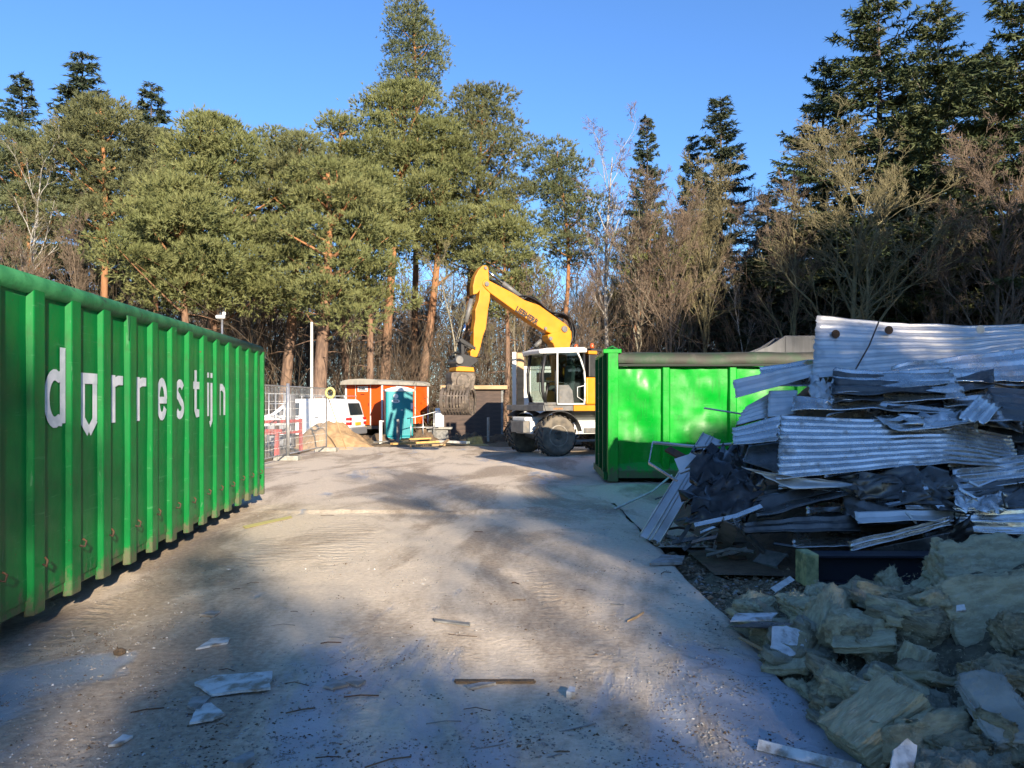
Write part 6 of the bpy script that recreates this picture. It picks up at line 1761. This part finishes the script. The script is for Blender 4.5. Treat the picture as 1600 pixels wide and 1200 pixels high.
slab4([(1295, 1010, Q, 4.95), (1405, 982, Q, 4.95), (1420, 1005, Q, 4.75), (1305, 1026, Q, 4.7)], .1, "arched dark insulation strip in the middle of the pile", 10, rough=.05, tear=.1, mat="wooldark")
slab4([(1395, 1005, Q, 4.6), (1465, 1015, Q, 4.55), (1492, 1080, Q, 4.15), (1432, 1075, Q, 4.15)], .1, "flat brown insulation piece leaning under the big upright slab", 11, rough=.028, mat="wooldark", g=BG20)
slab4([(1275, 1040, Q, 4.5), (1340, 1030, Q, 4.5), (1350, 1085, Q, 4.1), (1285, 1095, Q, 4.1)], .2, "chunky insulation lump behind the clean-cut slab", 12, rough=.06, tear=.08)
slab4([(1195, 1020, Q, 4.85), (1228, 1018, Q, 4.85), (1232, 1048, Q, 4.65), (1202, 1052, Q, 4.6)], .14, "fist-sized insulation cube at the yard edge", 13, rough=.03, g=BG9)
slab4([(1180, 985, Q, 5.2), (1235, 975, Q, 5.2), (1245, 1010, Q, 5.0), (1185, 1008, Q, 5.0)], .16, "insulation lump under the white board scrap", 14, rough=.05, mat="wooldark")
slab4([(1285, 1078, Q, 4.05), (1325, 1070, Q, 4.05), (1330, 1105, Q, 3.9), (1290, 1112, Q, 3.85)], .12, "small insulation piece wedged behind the clean-cut slab", 15, rough=.03, g=BG9)
slab4([(1240, 1060, Q, 4.4), (1280, 1052, Q, 4.4), (1285, 1088, Q, 4.15), (1250, 1095, Q, 4.1)], .14, "ragged insulation bit on the yard edge behind the clean-cut slab", 16, rough=.05, g=BG9)
slab4([(1514, 1052, Q, 3.45), (1610, 1046, Q, 3.4), (1600, 1150, Q, 3.1), (1516, 1158, Q, 3.12)], .06, "torn upright insulation slab with grey felt face at the lower right", 17, g=BG20, rough=.022, mat="felt", tear=.05)
slab4([(1500, 1028, Q, 3.8), (1625, 1022, Q, 3.75), (1625, 1055, Q, 3.45), (1510, 1058, Q, 3.5)], .1, "ragged insulation overhang above the felt-faced slab", 18, rough=.07, tear=.12, mat="wooldark")
slab4([(1425, 1172, Q, 3.15), (1560, 1160, Q, 3.15), (1600, 1205, Q, 2.8), (1420, 1208, Q, 2.85)], .14, "fluffy insulation heap cut by the bottom picture edge", 19, rough=.07, mat="woolgrey")
slab4([(1440, 1085, Q, 3.65), (1510, 1078, Q, 3.65), (1515, 1130, Q, 3.3), (1450, 1130, Q, 3.3)], .16, "grey fluffy insulation between the clean-cut slab and the felt-faced slab", 20, rough=.08, mat="woolgrey")
slab4([(1380, 948, Q, 5.3), (1470, 940, Q, 5.3), (1475, 985, Q, 4.95), (1390, 985, Q, 4.95)], .18, "pale fluffy insulation behind the arched dark strip", 21, rough=.08, mat="woolgrey")
slab4([(1570, 960, Q, 4.1), (1640, 960, Q, 4.1), (1640, 1015, Q, 3.95), (1572, 1020, Q, 3.95)], .12, "dark insulation chunk at the edge in front of the big upright slab", 22, rough=.05, mat="wooldark")
slab4([(1450, 1140, Q, 3.3), (1530, 1135, Q, 3.3), (1530, 1160, Q, 3.1), (1455, 1168, Q, 3.1)], .07, "thin insulation flake right of the clean-cut slab", 23, rough=.05, mat="wooldark")
slab4([(1420, 1050, Q, 4.1), (1470, 1062, Q, 4.0), (1480, 1092, Q, 3.75), (1440, 1088, Q, 3.75)], .07, "brown insulation flap right behind the clean-cut slab", 24, rough=.04, mat="wooldark")
def heap_z(x, y):
    return max(0.0, min(.7, (x - 1.5) * .42)) * (.55 + .45 * float(sm(np.array(y), 2.0, 4.4))) * float(sm(np.array(-y), -6.3, -4.7)) - .1
SMALL = ["small torn lump of insulation among the larger slabs", "thin torn layer of insulation lying flat among the larger slabs"]
for k in range(84):
    y = rs.uniform(2.9, 5.5); x = 1.62 + (.5 if y < 4.4 else .85) * rs.random() ** 1.1
    flat_ = k % 2
    s = rs.uniform(.09, .2) * (1.5 if k % 6 == 0 else 1)
    sz = (s * 1.5, s * 1.1, s * .65) if not flat_ else (s * 2.1, s * 1.4, rs.uniform(.035, .075))
    wool((x, y, heap_z(x, y) + rs.uniform(.03, .13)), sz, (rs.gauss(.15, .35), rs.gauss(0, .35), rs.uniform(0, 3.1)), SMALL[flat_], 200 + k, rough=.03, g=BG9, mat=rs.choice(["wool", "wool", "wooldark", "woolgrey"]), name="insulation_flake" if flat_ else "insulation_lump", group="thin torn insulation layers" if flat_ else "small torn lumps of insulation", tear=.05, round_=.06, layer=.008, fringe=160)
# loose fibres sticking out of the torn wool
rngi = np.random.default_rng(12)
nf = 6000
U = rngi.uniform(1150, 1640, nf); Xf = rngi.uniform(1.55, 4.6, nf); Yf = rngi.uniform(2.2, 6.6, nf)
hb = np.clip((Xf - 1.5) * .42, 0, .7) * (.55 + .45 * sm(Yf, 2.0, 4.4)) * sm(-Yf, -6.3, -4.7) - .03
Pf = np.stack([Xf, Yf, hb + rngi.uniform(-.02, .10, nf)], 1)
Df = unit(rngi.normal(size=(nf, 3)) + [0, -.2, .2])
V, F = blades(Pf, Df, rngi.uniform(.01, .035, nf), rngi.uniform(.002, .006, nf), rngi)
tag(np_obj("wool_tufts", V, F, MAT["wool"]), "loose tufts of mineral wool strewn over the pile", "insulation", kind="stuff")

# ------------------------------------------------------------------ flat scraps, shards and litter
def shard(px, z, label, mat="shard", t=.012, name="board_shard", cat_="shard", tilt=(0, 0), group=None, Y=None):
    pts = [G(u, v, z) if Y is None else W(u, v, Y + dyy) for (u, v, *r_) in px for dyy in [r_[0] if r_ else 0]]
    c = sum(pts, Vector()) / len(pts)
    mb = MB(); n = len(pts)
    nrm = (pts[1] - pts[0]).cross(pts[2] - pts[0]).normalized()
    if nrm.z < 0: nrm = -nrm
    tops = [p + nrm * t for p in pts]
    # break every edge once for an uneven outline
    r = random.Random(int(px[0][0] * 13 + px[0][1])); P2 = []
    for k in range(n):
        a, b = pts[k], pts[(k + 1) % n]; P2.append(a)
        for f in (.22, .45, .7, .86):
            m = a.lerp(b, f + r.uniform(-.07, .07)); m += (c - m) * r.uniform(-.045, .06); P2.append(m)
    n = len(P2)
    mb.add([p for p in P2] + [p + nrm * t for p in P2], [tuple(range(n))[::-1], tuple(range(n, 2 * n))] + [(i, (i + 1) % n, n + (i + 1) % n, n + i) for i in range(n)])
    o = mb.build(name, MAT[mat], recentre=True); o.rotation_euler = (tilt[0], tilt[1], 0)
    return tag(o, label, cat_, group)
shard([(304, 1068), (333, 1058), (426, 1054), (423, 1079), (330, 1087)], .012, "largest white board piece lying on the yard in the lower left", t=.014, tilt=(.02, -.03))
shard([(296, 1132), (310, 1104), (330, 1101), (352, 1118), (330, 1127)], .004, "white broken shard just in front of the large board piece")
shard([(306, 1016), (330, 1000), (360, 998), (356, 1006), (326, 1012)], .004, "thin pale shard behind the large board piece")
shard([(169, 1168), (192, 1151), (208, 1153), (186, 1166)], .004, "narrow white shard near the bottom left corner")
shard([(292, 1106), (300, 1092), (330, 1090), (312, 1112)], .004, "grey plaster bits beside the white shard", mat="shardgrey")
shard([(355, 1200), (396, 1181), (398, 1190), (380, 1204)], .006, "brown tile fragment at the bottom edge", mat="shardgrey", t=.03)
shard([(505, 1075), (520, 1062), (545, 1072), (520, 1078)], .004, "greyish plaster flake right of the large board piece", mat="shardgrey")
shard([(530, 1066), (548, 1058), (572, 1066), (560, 1074)], .004, "second greyish plaster flake right of the large board piece", mat="shardgrey")
shard([(885, 1092), (890, 1083), (899, 1085), (898, 1094)], .004, "small white lump on the yard in the lower middle", t=.04)
shard([(728, 1074), (772, 1064), (775, 1070), (735, 1078)], .004, "flat brown flake in the lower middle of the yard", mat="shardgrey")
shard([(712, 1064), (835, 1064), (836, 1068), (712, 1068)], .006, "thin brown stick lying level in the lower middle of the yard", mat="soil", name="stick", cat_="stick")
shard([(1015, 884), (1035, 870), (1070, 872), (1066, 882)], .01, "brown flat tile lying at the yard's right edge", mat="shardgrey", t=.025)
shard([(980, 972), (1000, 960), (1006, 958), (995, 966)], .004, "tan wood chip in the sunlit patch", mat="wood")
shard([(676, 968), (735, 975), (735, 979), (680, 972)], .004, "grey stick lying in the middle of the yard", mat="greywood", name="stick", cat_="stick")
shard([(380, 822), (455, 806), (456, 809), (382, 826)], .006, "yellow strap lying beside the long green container", mat="yellowtape", name="strap", cat_="strap", t=.004)
shard([(312, 962), (330, 956), (345, 957), (335, 964)], .004, "grey flake in the middle left of the yard", mat="shardgrey")
tag(MB().lathe([(.01, 0), (.035, .01), (.038, .03), (.015, .045)], 9, 'z').build("soil_clod", MAT["soil"]), "dark clod lying near the long green container", "clod").location = G(187, 1024)
# scraps on the insulation
shard([(1141, 972), (1150, 960), (1215, 959), (1205, 970)], .2, "white sheet scrap lying at the pile's left edge", t=.008)
shard([(1203, 1012, 0), (1206, 980, .12), (1228, 979, .14), (1262, 990, .13), (1261, 1022, -.02), (1230, 1026, -.04)], 0, "white square board scrap half buried in insulation", Y=4.62, t=.01)
shard([(1388, 1205, 0), (1395, 1172, .06), (1416, 1155, .1), (1431, 1166, .1), (1425, 1205, 0)], 0, "pale oval shard stuck in the insulation at the bottom", Y=2.9, t=.01)
shard([(1494, 957, 0), (1494, 948, .03), (1506, 946, .03), (1509, 956, 0)], 0, "white chip on the biggest upright insulation slab", Y=4.1, t=.012)
a, b = G(1184, 1163, .02), G(1345, 1203, .02)
strip([a, a.lerp(b, .5), b], .05, "narrow white lath lying on the yard at the bottom", mat="shard", h=.012, name="lath", cat_="lath")
strip([G(1208, 922, .1), G(1238, 903, .1)], .05, "short pale lath beside the beam's painted end", mat="woodwhite", h=.02, name="lath", cat_="lath")
strip([G(1155, 995, .04), G(1250, 1045, .04)], .02, "thin tan strip along the yard's broken edge", mat="wood", h=.01, name="lath", cat_="lath")
shard([(1140, 980), (1180, 972), (1250, 975), (1240, 984)], .14, "dark sheet under the white scrap at the pile's left edge", mat="steeldark", t=.005)
# gravel and crumbs
def pebbles(n, seed, sampler, smin, smax, mat, name, label, z=0.0):
    rng = np.random.default_rng(seed)
    C = sampler(rng, n); s = rng.uniform(smin, smax, n) * rng.uniform(.5, 1, n)
    base = np.array([[1, 0, 0], [-1, 0, 0], [0, 1, 0], [0, -1, 0], [0, 0, 1], [0, 0, -.3]])
    Fb = np.array([[0, 2, 4], [2, 1, 4], [1, 3, 4], [3, 0, 4], [2, 0, 5], [1, 2, 5], [3, 1, 5], [0, 3, 5]])
    a = rng.uniform(0, 6.28, n); ca, sa = np.cos(a), np.sin(a)
    V = base[None] * (1 + .35 * rng.normal(size=(n, 6, 1))) * s[:, None, None] * np.array([1.3, .8, .7])
    Vr = np.stack([V[..., 0] * ca[:, None] - V[..., 1] * sa[:, None], V[..., 0] * sa[:, None] + V[..., 1] * ca[:, None], V[..., 2]], -1) + C[:, None]
    F = (Fb[None] + 6 * np.arange(n)[:, None, None]).reshape(-1, 3)
    return tag(np_obj(name, Vr.reshape(-1, 3), F, mat), label, "gravel", kind="stuff")
def on_yard(rng, n):
    v = 700 + 520 * rng.random(n) ** .8; u = rng.uniform(-20, 1300, n)
    Y = FPX * HCAM / (v - VH); x = (u - UC) / FPX * Y
    P = np.stack([x, Y, x * 0], 1)
    keep = vnoise(P * [1.1, 1.1, 1], 71) + .8 * vnoise(P * [3.1, 3.1, 1], 72) + rng.normal(size=n) * .5 > .25
    keep &= (x < 1.52) & (x > -2.75 - .1 * Y)
    P = P[keep]
    P = P[rng.integers(0, len(P), n)] + rng.normal(size=(n, 3)) * [.03, .03, 0]
    P[:, 2] = slab_h(P) + .001
    return P
pebbles(6500, 3, on_yard, .003, .011, MAT["shardgrey"], "gravel", "grey grit strewn over the concrete yard")
pebbles(420, 4, on_yard, .004, .013, MAT["shard"], "plaster_crumbs", "white plaster crumbs strewn over the concrete yard")
pebbles(1500, 6, on_yard, .003, .011, MAT["soil"], "soil_crumbs", "dark soil crumbs strewn over the concrete yard")
def on_right(rng, n):
    x = rng.uniform(1.55, 5.0, n); y = rng.uniform(5.0, 9.0, n)
    P = np.stack([x, y, x * 0], 1); P[:, 2] = np.where((y > 8.4), 0, -.09) + rng.uniform(0, .03, n)
    return P
pebbles(5200, 8, on_right, .008, .04, MAT["rubble"], "rubble", "brown rubble between the yard edge and the scrap heap")
pebbles(900, 9, on_right, .008, .04, MAT["shardgrey"], "plaster_rubble", "pale rubble between the yard edge and the scrap heap")
rl = random.Random(3)
for k in range(34):      # twigs and bark bits
    v = rl.uniform(720, 1190); u = rl.uniform(250, 1150); g0 = G(u, v)
    if g0.x > 1.45 or g0.x < -2.9 - .1 * g0.y: continue
    l = rl.uniform(.05, .22); an = rl.uniform(-.6, .6) + (PI if rl.random() < .5 else 0)
    p1 = g0 + Vector((l * math.cos(an), l * math.sin(an), 0))
    mid = g0.lerp(p1, .5) + Vector((rl.uniform(-.02, .02), rl.uniform(-.02, .02), .012))
    o = MB().tube([g0 + Vector((0, 0, .004)), mid, p1 + Vector((0, 0, .006))], rl.uniform(.002, .0045), 5).build("twig", rl.choice([MAT["greywood"], MAT["rust"], MAT["soil"]]), recentre=True)
    tag(o, "thin dry twig lying on the concrete yard", "twig", "dry twigs on the yard")
# ------------------------------------------------------------------ trees behind the camera that shade the foreground
hs = Vector((math.sin(SUN_AZ), -math.cos(SUN_AZ))); ls = Vector((math.cos(SUN_AZ), math.sin(SUN_AZ)))
def sun_pos(s, r): return ls * s - hs * r          # s across the sun's path, r metres down-sun of the camera
SHADE = [  # s, r, height, kind, width
    (6.6, -27, 14.1, 'p', .75), (9.4, -25, 13.8, 'p', .85), (12.5, -28, 15.8, 'p', .9), (15.5, -26, 15.4, 'p', .9), (19, -26, 22, 'p', .9), (23, -25, 25, 'p', 1.0), (27.5, -24, 27, 'p', 1.0), (32, -25, 28, 'f', 1.4), (37, -25, 29, 'f', 1.4), (43, -26, 30, 'f', 1.4), (8.0, -24, 13.7, 'p', .7), (11.0, -25, 14.3, 'p', .8),
    (3.6, -24, 11.0, 'b', .8), (-1.6, -25, 13.2, 'p', .7), (-5.5, -26, 14.6, 'p', 1.0), (-9.5, -26, 15.5, 'p', 1.0), (26, -30, 22, 'f', 1.2), (14.0, -22, 13, 'b', 1.0), (.2, -20, 8.6, 'p', .9), (3.0, -21, 8.9, 'p', .9), (1.8, -19, 7.9, 'p', .9), (.5, -27, 12.6, 't', .42), (3.5, -29, 14.4, 't', .5), (4.4, -22, 10.6, 'f', .8), (5.6, -24, 12.4, 'p', .65), (-3.6, -22, 10.5, 'f', .8),
]
for k, (s, r, h, kind, wf) in enumerate(SHADE):
    p = sun_pos(s, r)
    src = {'t': PINE_OBJ[15], 'p': PINE_OBJ[[2, 5, 7][k % 3]], 'f': SP_OBJ[1], 'b': BA_OBJ[0]}[kind]
    h0 = {'t': zt(PINES[15][2], PINES[15][1]), 'p': zt(PINES[[2, 5, 7][k % 3]][2], PINES[[2, 5, 7][k % 3]][1]), 'f': 20.0, 'b': 13.0}[kind]
    sc = h / h0
    put_copy(src, "tree standing behind the viewer, outside the picture, shading the yard", "trees behind the viewer", (p.x, p.y, -.1), k * 1.7, (sc * wf, sc * wf, sc))
